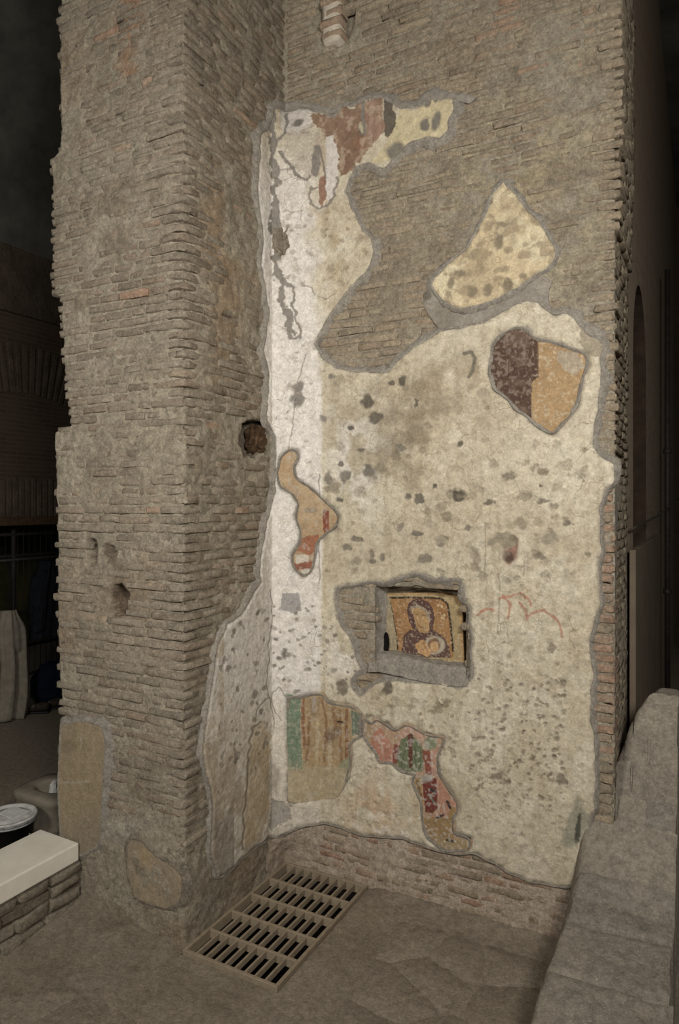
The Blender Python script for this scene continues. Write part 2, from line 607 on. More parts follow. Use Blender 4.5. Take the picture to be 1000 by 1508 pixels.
def patch(name, outline, holes, step, mapper, height, painter, mat, parent, skirt=0.03, jag=0.004, fit=None, seed=0, hole_jag=0.0055):
    """a slab with a ragged outline lying on a surface; real thickness at every edge"""
    out = resample(outline, step, True, jag, seed)
    hs = [resample(h, step, True, hole_jag, seed + 40 + i) for i, h in enumerate(holes)]
    lo, hi = out.min(0), out.max(0)
    gx, gy = np.meshgrid(np.arange(lo[0], hi[0], step), np.arange(lo[1], hi[1], step))
    gx = gx.ravel() + RNG.uniform(-.28, .28, gx.size) * step
    gy = gy.ravel() + RNG.uniform(-.28, .28, gy.size) * step
    m = in_poly(gx, gy, out)
    for h in hs: m &= ~in_poly(gx, gy, h)
    gx, gy = gx[m], gy[m]
    kd = kdtree.KDTree(len(out) + sum(len(h) for h in hs))
    B = np.vstack([out] + hs)
    for i, p in enumerate(B): kd.insert((p[0], p[1], 0), i)
    kd.balance()
    dist = np.array([kd.find((a, b, 0))[2] for a, b in zip(gx, gy)]) if len(gx) else np.zeros(0)
    k = dist > step * 0.55
    pts = np.vstack([B, np.c_[gx[k], gy[k]]])
    edges = []; o = 0
    for L in [out] + hs:
        n = len(L)
        edges += [(o + i, o + (i + 1) % n) for i in range(n)]
        o += n
    r = delaunay_2d_cdt([Vector(p) for p in pts.tolist()], edges, [], 0, 1e-6)
    V = np.array([tuple(v) for v in r[0]])
    T = np.array([f for f in r[2] if len(f) == 3], int)
    cen = V[T].mean(1)
    m = in_poly(cen[:, 0], cen[:, 1], out)
    for h in hs: m &= ~in_poly(cen[:, 0], cen[:, 1], h)
    T = T[m]
    # drop loose vertices
    used = np.unique(T); re = np.full(len(V), -1); re[used] = np.arange(len(used))
    V = V[used]; T = re[T]
    a, b, c = V[T[:, 0]], V[T[:, 1]], V[T[:, 2]]
    cw = ((b[:, 0] - a[:, 0]) * (c[:, 1] - a[:, 1]) - (b[:, 1] - a[:, 1]) * (c[:, 0] - a[:, 0])) < 0
    T[cw] = T[cw][:, ::-1]
    edge_d = np.array([kd.find((p[0], p[1], 0))[2] for p in V])
    h0 = height(V[:, 0], V[:, 1], edge_d)
    P = mapper(V[:, 0], V[:, 1], h0)
    px, py = project(P)
    pt = painter(px, py, V[:, 0], V[:, 1], edge_d)
    if mat is M['fresco']:          # old, faded pigment
        g_ = (pt.c @ np.array([.3, .55, .15]))[:, None]
        pt.c = (pt.c * .78 + g_ * .22) * (.95 if name == 'icon_painting' else .76)
    elif mat is M['plaster']:
        g_ = (pt.c @ np.array([.3, .55, .15]))[:, None]
        pt.c = pt.c * .74 + g_ * np.array([1.04, 1.0, .92]) * .26
    P = mapper(V[:, 0], V[:, 1], h0 + pt.h)
    # skirt down every open edge
    E = np.vstack([T[:, [0, 1]], T[:, [1, 2]], T[:, [2, 0]]])
    key = np.sort(E, 1); kk = key[:, 0] * len(V) + key[:, 1]
    u, inv, cnt = np.unique(kk, return_inverse=True, return_counts=True)
    be = E[cnt[inv] == 1]
    bv = np.unique(be); nb = np.full(len(V), -1); nb[bv] = len(V) + np.arange(len(bv))
    Q = mapper(V[bv, 0], V[bv, 1], h0[bv] + pt.h[bv] - skirt)
    quads = np.vstack([np.c_[be[:, 1], be[:, 0], nb[be[:, 0]]], np.c_[be[:, 1], nb[be[:, 0]], nb[be[:, 1]]]])
    cols = np.vstack([pt.c, pt.c[bv] * 0.9])
    o = mesh_obj(name, np.vstack([P, Q]), np.vstack([T, quads]).astype(int), mat, parent, True, cols)
    try:
        o.data.set_sharp_from_angle(angle=math.radians(50))
    except Exception:
        pass
    return o, out, hs


def edging(name, loop, mapper, parent, width, top, low, inward, seed=0, mat=None, keep=None, wf=None):
    """a smeared bead of repair mortar following an outline (offset outward of the slab)"""
    P = resample(loop, 0.011, True, 0.0)
    k = np.ones(5) / 5
    n = len(P)
    x = np.convolve(np.r_[P[-2:, 0], P[:, 0], P[:2, 0]], k, 'valid'); y = np.convolve(np.r_[P[-2:, 1], P[:, 1], P[:2, 1]], k, 'valid')
    tx = np.roll(x, -2) - np.roll(x, 2); ty = np.roll(y, -2) - np.roll(y, 2)
    L = np.hypot(tx, ty) + 1e-9
    area = 0.5 * np.sum(x * np.roll(y, -1) - np.roll(x, -1) * y)
    sg = 1 if area > 0 else -1
    nx, ny = ty / L * sg, -tx / L * sg
    if inward: nx, ny = -nx, -ny
    s = np.cumsum(L) * 0.5
    w = width * (1 + 0.55 * fbm(s, s * 0 + 3.3, 9, 3, seed)) * (0.75 + 0.5 * vnoise(s * 2.3, s * 0 + 7, seed + 4))
    w = np.clip(w, width * 0.3, width * 2)
    if wf is not None:
        w = w * wf(*project(mapper(x, y, np.full(n, low))))
    prof = [(-0.40, top + 0.001), (-0.22, top + 0.004), (0.12, top + 0.002), (0.45, top * 0.5 + low * 0.5), (0.8, low + 0.003), (1.0, low - 0.008)]
    R = []
    for q, (o, h) in enumerate(prof):
        sx, sy = x + nx * w * o, y + ny * w * o
        R.append(mapper(sx, sy, h + 0.0025 * fbm(sx, sy, 30, 3, seed + 60)))
    V = np.vstack(R)
    F = []
    for q in range(len(prof) - 1):
        for i in range(n):
            if keep is not None and not keep[i]: continue
            j = (i + 1) % n
            F.append((q * n + i, q * n + j, (q + 1) * n + j, (q + 1) * n + i))
    F = np.array(F)
    # face outward
    a, b, c = V[F[:, 0]], V[F[:, 1]], V[F[:, 2]]
    nn = np.cross(b - a, c - a)
    flip = np.einsum('ij,ij->i', nn, CAM - a) < 0
    if flip.mean() > 0.5: F = F[:, ::-1]
    return mesh_obj(name, V, F, mat or M['edging'], parent, True)


# ------------------------------------------------------------------ bricks
COURSE = 0.0535


def brick_mesh(L, H, D=0.06, rough=0.004, bev=0.006, seed=0, cols=5):
    r = np.random.default_rng(seed)
    xs = np.array([-1, -1 + 2 * bev / L * 1.6, -0.05, 1 - 2 * bev / L * 1.6, 1]) if cols == 5 else np.linspace(-1, 1, cols)
    zs = np.array([-1, -1 + 2 * bev / H * 1.2, 1 - 2 * bev / H * 1.2, 1])
    V = []
    for iz, z in enumerate(zs):
        for ix, x in enumerate(xs):
            e = (ix in (0, len(xs) - 1)) + (iz in (0, 3))
            y = bev * (0.9 if e == 1 else 1.9 if e == 2 else 0)
            shr = 1 if e < 2 else 0.985
            V.append((x * L / 2 * shr + r.normal(0, rough * .7), y + r.normal(0, rough * .6), z * H / 2 * shr + r.normal(0, rough * .5)))
    nx = len(xs)
    F = []
    for iz in range(3):
        for ix in range(nx - 1):
            a = iz * nx + ix
            F.append((a, a + 1, a + nx + 1, a + nx))
    ring = [i for i in range(nx)] + [nx * (k + 1) - 1 for k in range(1, 4)] + [3 * nx + i for i in range(nx - 2, -1, -1)] + [nx * k for k in range(2, 0, -1)]
    o = len(V)
    for i in ring: V.append((V[i][0], D, V[i][2]))
    n = len(ring)
    for i in range(n):
        j = (i + 1) % n
        F.append((ring[j], ring[i], o + i, o + j))
    return np.array(V), F


def corner_mesh(a, b, H, rad, seed=0, rough=0.004):
    """corner brick: local origin at the corner, a along -x on the front face (y=0), b along +y on the side face (x=0)"""
    r = np.random.default_rng(seed)
    prof = [(-a, 0.05), (-a, 0.004), (-a * .93, 0), (-a * .45, -0.001), (-rad * 1.4, 0), (-rad * .5, rad * .16), (-rad * .12, rad * .55), (0, rad * 1.4), (0.001, b * .5), (0, b * .93), (-0.004, b), (-0.05, b)]
    zs = [(-H / 2, 0.007), (-H / 2 + 0.007, 0), (H / 2 - 0.007, 0), (H / 2, 0.007)]
    V = []
    cx, cy = -a * .5, b * .5
    for z, ins in zs:
        for x, y in prof:
            d = math.hypot(cx - x, cy - y)
            V.append((x + (cx - x) / d * ins * 1.3 + r.normal(0, rough * .7), y + (cy - y) / d * ins * 1.3 + r.normal(0, rough * .7), z + r.normal(0, rough * .4)))
    n = len(prof)
    F = []
    for q in range(3):
        for i in range(n - 1):
            F.append((q * n + i, q * n + i + 1, (q + 1) * n + i + 1, (q + 1) * n + i))
    F.append(tuple(range(n))[::-1]); F.append(tuple(range(3 * n, 4 * n)))
    return np.array(V), F


VAR = {}


def brick_variant(kind, key, k):
    q = (kind, key, k)
    if q not in VAR:
        VAR[q] = brick_mesh(key, 0.040, seed=hash(q) % 9999 if False else int(key * 1000) * 7 + k * 131 + 5, rough=0.0045)
    return VAR[q]


class BrickSet:
    """collects placements, then makes the 300 that show largest into single objects and the rest into one stuff mesh"""

    def __init__(self, parent, mat, limit=300):
        self.items = []; self.parent = parent; self.mat = mat; self.limit = limit

    def add(self, key, V, F, mtx, vis, mat=None):
        self.items.append((vis, key, V, F, mtx, mat or self.mat))

    def build(self, name='brick'):
        self.items.sort(key=lambda t: -t[0])
        cache = {}
        for vis, key, V, F, mtx, mat in self.items[:self.limit]:
            kk = (key, mat.name)
            if kk not in cache:
                me = bpy.data.meshes.new(name)
                me.from_pydata(V.tolist(), [], F); me.update()
                me.polygons.foreach_set('use_smooth', np.ones(len(me.polygons), bool))
                try: me.set_sharp_from_angle(angle=math.radians(55))
                except Exception: pass
                me.materials.append(mat)
                cache[kk] = me
            o = bpy.data.objects.new(name, cache[kk])
            C.objects.link(o)
            o.parent = self.parent
            o.matrix_local = mtx
        rest = self.items[self.limit:]
        mats = {}
        for it in rest: mats.setdefault(it[5].name, []).append(it)
        VV = []; FF = []; RR = []; MI = []; o = 0
        names = list(mats)
        for mi, mn in enumerate(names):
            for vis, key, V, F, mtx, mat in mats[mn]:
                A = np.array(mtx)
                W = V @ A[:3, :3].T + A[:3, 3]
                VV.append(W); RR.append(np.full(len(W), random.random()))
                FF += [tuple(i + o for i in f) for f in F]
                MI += [mi] * len(F)
                o += len(W)
        if rest:
            ob = mesh_obj('small_bricks', np.vstack(VV), FF, None, self.parent, True, None, np.concatenate(RR))
            for mn in names: ob.data.materials.append(bpy.data.materials[mn])
            ob.data.polygons.foreach_set('material_index', MI)
            ob['kind'] = 'stuff'


def rot_basis(xaxis, yaxis, loc, sx=1, sz_=1):
    m = Matrix.Identity(4)
    zaxis = Vector((0, 0, 1))
    for i in range(3):
        m[i][0] = xaxis[i] * sx; m[i][1] = yaxis[i]; m[i][2] = zaxis[i] * sz_
        m[i][3] = loc[i]
    return m


LENS = [0.09, 0.13, 0.17, 0.21, 0.25, 0.29]


def pick_len(L):
    return min(LENS, key=lambda q: abs(q - L))


def course_fill(a, b, rng, lo=0.12, hi=0.29):
    out = []; p = a
    while b - p > 0.07:
        L = rng.uniform(lo, hi)
        if b - (p + L) < 0.08: L = b - p
        if L > 0.31: L = L / 2
        out.append((p, p + L)); p += L
    return out


def vis_size(p, nrm):
    d = np.asarray(p) - CAM
    dist = np.linalg.norm(d)
    f = d @ FW
    px = CX + FPX * (d @ RT) / f; py = HY - FPX * d[2] / f
    c = max(0.02, -(d / dist) @ np.asarray(nrm))
    inside = -20 < px < 1020 and -30 < py < 1540
    return (c / dist ** 2) * (1 if inside else 0.001)


# ------------------------------------------------------------------ pillar (left)
ZTOP = 6.3


def mortar_paint(px, py, s, z, tint=1.0):
    b = np.tile(lin((170, 159, 138)), (len(s), 1))
    p = Paint(px, py, b)
    p.blend(sstep(-.1, .6, fbm(s, z, 3, 4, 5)) * .6, (182, 170, 147))
    p.blend(sstep(.1, .7, fbm(s, z, 5, 4, 9)) * .6, (140, 126, 104))
    p.blend(sstep(.25, .7, fbm(s, z, 1.6, 3, 19)) * .35, (160, 134, 106))
    return p


def grid_faces(nu, nv):
    i = np.arange((nu - 1) * (nv - 1)); a = (i // (nu - 1)) * nu + i % (nu - 1)
    return np.c_[a, a + 1, a + nu + 1, a + nu]


def left_edge_x(z):
    """ragged left edge of the pillar front"""
    ys = [-50, 60, 200, 228, 236, 430, 442, 560, 600, 630, 636, 700, 780, 900, 1040, 1060, 1260, 1500]
    xs = [85, 85, 89, 88, 74, 75, 86, 92, 98, 101, 78, 80, 80, 80, 87, 90, 86, 84]
    y = HY - (z - 2.4) * FPX / 4.17
    px = np.interp(y, ys, xs)
    d = np.array([on_plane(p, 700, 1, YF)[0] for p in np.atleast_1d(px)])
    return d if np.ndim(z) else float(d[0])


def corner_erode(z):
    y = HY - (np.asarray(z) - 2.4) * FPX / 3.67
    e = np.interp(y, [0, 180, 240, 330, 400, 440, 520, 600, 1000, 1400], [.0, .006, .018, .030, .022, .014, .020, .006, .004, .008])
    return e


pillar = None
s_arr = []
XL = -3.52
pts = [(XL, 4.1), (XL, YF)]
# unrolled path of the core: left return, front, side (runs on behind the back wall)
q_all = np.r_[np.arange(0, 1.25, 0.05), np.arange(1.25, 1.25 + 1.04, 0.011), np.arange(2.29, 2.29 + 1.02, 0.011)]
zz = np.arange(-0.05, ZTOP, 0.011)
Q, Z = np.meshgrid(q_all, zz)
q, z = Q.ravel(), Z.ravel()
X = np.where(q < 1.25, 0, np.where(q < 2.29, q - 1.25, 1.04)); Y = np.where(q < 1.25, YF + 1.25 - q, np.where(q < 2.29, YF, YF + q - 2.29))
xl = np.interp(z, zz, left_edge_x(zz)) + 0.025
X = xl + X / 1.04 * (XS - xl)
nx = np.where(q < 1.25, -1., np.where(q < 2.29, 0., 1.)); ny = np.where((q >= 1.25) & (q < 2.29), -1., 0.)
er = corner_erode(z)
dc = np.abs(q - 2.29)
round_in = (0.004 + er * .9) * np.exp(-(dc / 0.07) ** 2) + (er * .25) * np.exp(-(dc / .2) ** 2)
X = X - round_in * (q > 1.3); Y = Y + round_in * (q > 1.3)
h = -0.0075 + 0.007 * fbm(q, z, 2.2, 3, 2) + 0.005 * fbm(q, z, 9, 3, 4) + 0.005 * fbm(q, z, 17, 3, 14) + 0.004 * fbm(q, z, 34, 2, 6)
h += 0.010 * sstep(0.2, 0.6, fbm(q, z, 1.1, 2, 77))
h += 0.010 * (1 - sstep(0.3, 0.75, z))
P0 = np.c_[X + nx * h, Y + ny * h, z]
px, py = project(P0)
pt = mortar_paint(px, py, q, z)
front = (q >= 1.25) & (q < 2.29)
HOLES = [(135, 812, 7, 19, .10), (160, 816, 11, 15, .035), (174, 886, 14, 24, .13), (152, 886, 15, 22, .012), (247, 937, 3, 5, .03), (195, 598, 3, 4, .03)]
SHOLES = [(378, 645, 26, 24, .10), (306, 846, 4, 6, .03), (336, 465, 8, 7, .03), (383, 516, 4, 5, .03), (376, 840, 4, 5, .03), (366, 570, 7, 4, .02)]
hole = np.zeros(len(q))
for cx, cy, rx, ry, dp in HOLES:
    d = np.hypot((px - cx) / rx, (py - cy) / ry) + 0.2 * fbm(px, py, 0.08, 2, 3)
    hole = np.maximum(hole, np.where(front, dp * (1 - sstep(.8, 1.15, d)), 0))
for cx, cy, rx, ry, dp in SHOLES:
    d = np.hypot((px - cx) / rx, (py - cy) / ry) + 0.2 * fbm(px, py, 0.08, 2, 3)
    hole = np.maximum(hole, np.where(q > 2.3, dp * (1 - sstep(.8, 1.15, d)), 0))
h = h - hole
pt.blend((hole > .02) * .6, (88, 66, 50))
# flaked orange patches and pale lime blooms that really are on the masonry
for cx, cy, rx, ry, c, a in [(190, 50, 16, 60, (168, 120, 84), .6), (330, 470, 22, 90, (160, 130, 96), .5), (310, 330, 18, 80, (160, 128, 94), .5),
                             (200, 690, 60, 90, (172, 160, 136), .5), (180, 1225, 40, 22, (186, 176, 158), .6), (245, 1240, 26, 26, (184, 172, 150), .6),
                             (340, 980, 20, 60, (150, 138, 118), .5), (130, 1290, 30, 40, (160, 148, 130), .5)]:
    pt.ell(cx, cy, rx, ry, c, a, 0, .6, 0, .5)
P0 = np.c_[X + nx * h, Y + ny * h, z]
wl = mesh_obj('wall_left', P0, grid_faces(len(q_all), len(zz)), M['mortar'], None, True, pt.c)
tag(wl, 'tall weathered brick pillar projecting in front of the plastered wall', 'pillar', None, 'structure')
pillar = wl

BS = BrickSet(pillar, M['brick'])
rng = np.random.default_rng(5)
nC = int(ZTOP / COURSE)
fx, fy, sx_, sy_ = Vector((1, 0, 0)), Vector((0, 1, 0)), Vector((0, 1, 0)), Vector((-1, 0, 0))
CORN = {}
patchA = FZ([(88, 1066), (118, 1059), (150, 1067), (157, 1092), (152, 1170), (148, 1246), (120, 1262), (90, 1258), (84, 1170)])
patchB = FZ([(184, 1246), (190, 1232), (208, 1236), (224, 1256), (262, 1280), (271, 1296), (266, 1330), (246, 1342), (222, 1334), (198, 1326), (186, 1290)])


def hole_hit(px, py, lst, g=1.1):
    return any(math.hypot((px - a[0]) / (a[2] * g + 14), (py - a[1]) / (a[3] * g + 5)) < 1 and a[4] > .03 for a in lst)


TOOTH = 0
for k in range(nC):
    zc = (k + 0.5) * COURSE + rng.normal(0, 0.0015)
    if zc < 0.03: continue
    e = float(corner_erode(zc))
    xc = XS - e * 0.3 + rng.normal(0, 0.004); yc = YF + e * 0.3 + rng.normal(0, 0.004)
    if k % 2: a, b = rng.uniform(.22, .29), rng.uniform(.11, .17)
    else: a, b = rng.uniform(.11, .17), rng.uniform(.22, .29)
    ci = (round(a * 25) / 25, round(b * 25) / 25, k % 3, 1 if e > .013 else 0)
    if ci not in CORN: CORN[ci] = corner_mesh(ci[0], ci[1], 0.041, 0.045 if ci[3] else 0.016, seed=len(CORN) + 50, rough=0.005)
    Vc, Fc = CORN[ci]
    BS.add(('c',) + ci, Vc, Fc, rot_basis(fx, fy, (xc, yc, zc)), vis_size((xc, yc, zc), (0.4, -0.9, 0)) * 1.5)
    a, b = ci[0], ci[1]
    # front
    xl = left_edge_x(zc) + rng.normal(0, 0.008)
    yv = HY - (zc - 2.4) * FPX / 4.17
    if 636 < yv < 1045:
        xl += (0.0 if (k % 2 == 0) else 0.03 + rng.uniform(0, .02))
    for p0, p1 in course_fill(xl, xc - a - 0.006, rng):
        L = p1 - p0 - rng.uniform(.006, .014); xm = (p0 + p1) / 2
        pj = project(np.array([[xm, YF, zc]])); u, v = float(pj[0][0]), float(pj[1][0])
        if hole_hit(u, v, HOLES): continue
        if in_poly(np.array([xm]), np.array([zc]), patchA)[0] or in_poly(np.array([xm]), np.array([zc]), patchB)[0]: continue
        hh = rng.normal(-.001, .0035)
        if rng.random() < .04: hh -= .012
        kl = pick_len(L); kv = int(rng.integers(0, 4))
        Vb, Fb = brick_variant('f', kl, kv)
        BS.add(('f', kl, kv), Vb, Fb, rot_basis(fx, fy, (xm, YF - hh, zc + rng.normal(0, .0015)), L / kl, rng.uniform(.9, 1.06)), vis_size((xm, YF, zc), (0, -1, 0)),
               M['brick_red'] if rng.random() < .05 else None)
    # side
    for p0, p1 in course_fill(yc + b + 0.006, YB + 0.02, rng):
        L = p1 - p0 - rng.uniform(.006, .014); ym = (p0 + p1) / 2
        pj = project(np.array([[XS, ym, zc]])); u, v = float(pj[0][0]), float(pj[1][0])
        if hole_hit(u, v, SHOLES): continue
        ss = ym - FA[1]
        if in_poly(np.array([ss, ss - L * .4]), np.array([zc, zc]), POLY1).all(): continue
        if ss > -0.02 and .2 < zc < 4.9: continue
        hh = rng.normal(-.001, .0035)
        kl = pick_len(L); kv = int(rng.integers(0, 4))
        Vb, Fb = brick_variant('f', kl, kv)
        BS.add(('f', kl, kv), Vb, Fb, rot_basis(sx_, sy_, (XS + hh, ym, zc), L / kl, rng.uniform(.9, 1.06)), vis_size((XS, ym, zc), (1, 0, 0)),
               M['brick_red'] if rng.random() < .04 else None)
BS.build()

# ------------------------------------------------------------------ back wall
s0, s1 = -0.06, FL + (XR - FB[0])
s_g = np.r_[np.arange(s0, s1, 0.011), s1 - 0.003]
nside = np.r_[np.arange(0.012, 0.8, 0.014), [0.8]]
S, Z = np.meshgrid(np.r_[s_g, s1 + nside], zz)
s, z = S.ravel(), Z.ravel()
h = -0.009 + 0.006 * fbm(s, z, 2.2, 3, 32) + 0.005 * fbm(s, z, 9, 3, 34) + 0.004 * fbm(s, z, 17, 3, 44) + 0.004 * fbm(s, z, 34, 2, 36)
h += 0.008 * sstep(0.25, 0.6, fbm(s, z, 1.2, 2, 97))
h += 0.008 * (1 - sstep(0.25, .5, z))
inpl = in_poly(s, z, resample(POLY1, .02)) & ~in_poly(s, z, NIS)
h = np.where(inpl, -0.03, h)


def core_pos(s, z, h):
    P = surf(np.minimum(s, s1), z, h)
    over = s > s1 - 1e-6
    P[over, 0] = XR - 0.03 + h[over]; P[over, 1] = YB + 0.01 + (s[over] - s1)
    near = np.exp(-((s - s1) / 0.03) ** 2)
    P[:, 0] -= 0.012 * near * (s <= s1); P[:, 1] += 0.012 * near
    return P


P0 = core_pos(s, z, h)
px, py = project(P0)
pt = mortar_paint(px, py, s, z)
pt.blend(np.exp(-((px - 800) / 150) ** 2 - ((py - 260) / 150) ** 2) * sstep(-.2, .4, fbm(s, z, 6, 4, 55)) * .8, (188, 172, 138))
pt.blend((1 - sstep(.3, .5, z)) * .8, (204, 184, 162))  # pinkish wall base, also painted lighter where the lamps reach it weakly
pt.blend(np.exp(-((px - 570) / 70) ** 2 - ((py - 400) / 130) ** 2) * .55, (136, 120, 98))
pt.blend(np.exp(-((px - 560) / 150) ** 2 - ((py - 70) / 70) ** 2) * sstep(-.3, .3, fbm(s, z, 7, 4, 57)) * .6, (172, 160, 136))
# niche: a rectangular recess cut into the masonry
nic = SZ([(552, 868), (680, 872), (684, 990), (556, 990)])
nlo, nhi = nic.min(0), nic.max(0)
ins = np.minimum(np.minimum(s - nlo[0], nhi[0] - s), np.minimum(z - nlo[1], nhi[1] - z))
h = np.where(in_poly(s, z, NIS) & (ins > 0), -0.15, h)
for cx, cy, rx, ry, dp in [(752, 812, 11, 17, .03), (413, 355, 14, 24, .05), (496, 10, 26, 56, .09)]:
    d = np.hypot((px - cx) / rx, (py - cy) / ry)
    h = h - dp * (1 - sstep(.8, 1.1, d))
P0 = core_pos(s, z, h)
wb = mesh_obj('wall_back', P0, grid_faces(len(s_g) + len(nside), len(zz)), M['mortar'], None, True, pt.c)
tag(wb, 'brick back wall partly covered by hacked cream lime plaster', 'wall', None, 'structure')

BB = BrickSet(wb, M['brick_back'])
rng = np.random.default_rng(15)
P2S = SZ(P2)
BANDS = SZ(BAND)
POLY1R = resample(POLY1, .02)
for k in range(nC):
    zc = (k + 0.5) * COURSE * 1.0 + 0.01 + rng.normal(0, 0.0012)
    if zc < 0.03: continue
    # wall end corner bricks
    yv = HY - (zc - 2.4) * FPX / 3.58
    off = np.interp(yv, [0, 215, 225, 330, 345, 690, 700, 1100], [.022, .024, .012, .012, -.012, -.016, -.022, -.022])
    if k % 2: a, b = rng.uniform(.16, .22), rng.uniform(.09, .13)
    else: a, b = rng.uniform(.10, .13), rng.uniform(.18, .24)
    jut = rng.normal(0, .005) + (0.012 if (k % 2 == 0 and 440 < yv < 700) else 0)
    ci = (round(a * 25) / 25, round(b * 25) / 25, k % 3, 2)
    key = ci
    if key not in CORN:
        CORN[key] = corner_mesh(ci[0], ci[1], 0.040, 0.012, seed=len(CORN) + 90, rough=0.005)
    Vc, Fc = CORN[key]
    xe = XR + off + jut
    red = M['brick_red'] if 690 < yv < 1120 and rng.random() < .85 else None
    if zc > 0.5:
        BB.add(('c',) + ci, Vc, Fc, rot_basis(fx, fy, (xe, YB + rng.normal(0, .004), zc)), vis_size((xe, YB, zc), (.1, -.99, 0)) * 1.5, red)
        for p0, p1 in course_fill(YB + ci[1] + .008, YB + 0.78, rng, .14, .26):
            L = p1 - p0 - .012; ym = (p0 + p1) / 2
            kl = pick_len(L); kv = int(rng.integers(0, 4))
            Vb, Fb = brick_variant('f', kl, kv)
            BB.add(('f', kl, kv), Vb, Fb, rot_basis(sx_, sy_, (XR + off + rng.normal(-.004, .0025), ym, zc), L / kl, 1), vis_size((XR, ym, zc), (1, 0, 0)) * .4)
    xend = xe - ci[0] - .006
    # face
    for p0, p1 in course_fill(FB[0] - 0.28 if zc < .3 or zc > 4.95 else FB[0] - .02, xend, rng):
        L = p1 - p0 - rng.uniform(.006, .014); xm = (p0 + p1) / 2
        ss = FL + xm - FB[0]
        t = np.array([ss, ss - L * .42, ss + L * .42]); zt = np.full(3, zc)
        cov = in_poly(t, zt, POLY1R) & ~in_poly(t, zt, NIS)
        if cov.all(): continue
        c2 = in_poly(t, zt, P2S) | in_poly(t, zt, BANDS)
        if c2.all(): continue
        if nlo[0] - L * .3 < ss < nhi[0] + L * .3 and nlo[1] - .02 < zc < nhi[1] + .02: continue
        pj = project(np.array([[xm, YB, zc]])); u, v = float(pj[0][0]), float(pj[1][0])
        hh = rng.normal(0, .0035)
        if 460 < u < 520 and v < 70: continue
        if rng.random() < .04: hh -= .012
        kl = pick_len(L); kv = int(rng.integers(0, 4))
        Vb, Fb = brick_variant('f', kl, kv)
        red = None
        if (v < 110 and u > 690 and rng.random() < .35) or (v > 1200 and rng.random() < .5): red = M['brick_red']
        BB.add(('f', kl, kv), Vb, Fb, rot_basis(fx, fy, (xm, YB - hh, zc + rng.normal(0, .0012)), L / kl, rng.uniform(.9, 1.06)), vis_size((xm, YB, zc), (0, -1, 0)), red)
BB.build()

# ------------------------------------------------------------------ main plaster
GREY = (132, 124, 112)
SPOTS = [(436,576,10,16,(128,120,108)),(540,592,9,8,(92,84,70)),(592,560,7,8,(88,82,68)),(576,564,4,4,(95,88,74)),(554,616,9,8,(100,92,78)),(516,630,4,4,(90,84,72)),
 (613,594,3,6,(96,90,76)),(546,696,11,9,(112,104,92)),(508,700,7,8,(122,114,100)),(484,704,6,8,(120,112,98)),(500,736,5,3,(100,92,80)),(502,684,5,4,(115,106,94)),
 (532,662,6,3,(104,96,82)),(590,660,7,5,(124,116,100)),(600,731,4,5,(110,102,88)),(618,736,8,6,(105,98,84)),(674,728,12,8,(78,72,60)),(639,716,3,3,(80,74,62)),
 (677,654,4,5,(96,88,74)),(719,740,8,4,(112,102,84)),(750,702,9,5,(126,116,96)),(476,616,5,5,(140,132,118)),(488,556,4,4,(130,122,108)),(798,696,8,6,(138,122,98)),
 (796,715,3,3,(100,90,74)),(799,738,8,4,(126,116,98)),(835,771,8,4,(124,114,96)),(806,793,15,12,(150,138,116)),(794,820,9,5,(132,120,100)),(811,956,6,6,(150,136,112)),
 (419,964,5,7,(112,104,92)),(504,1014,8,10,(124,112,92)),(571,1013,6,10,(100,92,78)),(429,1178,8,7,(110,100,88)),(614,786,7,4,(116,106,92)),(626,824,10,6,(128,118,100)),
 (510,806,7,5,(126,116,100)),(524,794,8,4,(120,110,96)),(548,820,5,10,(124,114,96)),(563,822,4,6,(130,120,102)),(590,776,5,6,(140,128,108)),(648,802,6,4,(130,120,102)),
 (690,776,5,4,(126,116,98)),(736,1142,8,7,(135,122,98)),(826,1150,10,8,(130,118,96)),(740,796,18,10,(150,138,112)),(700,830,6,14,(158,142,114))]


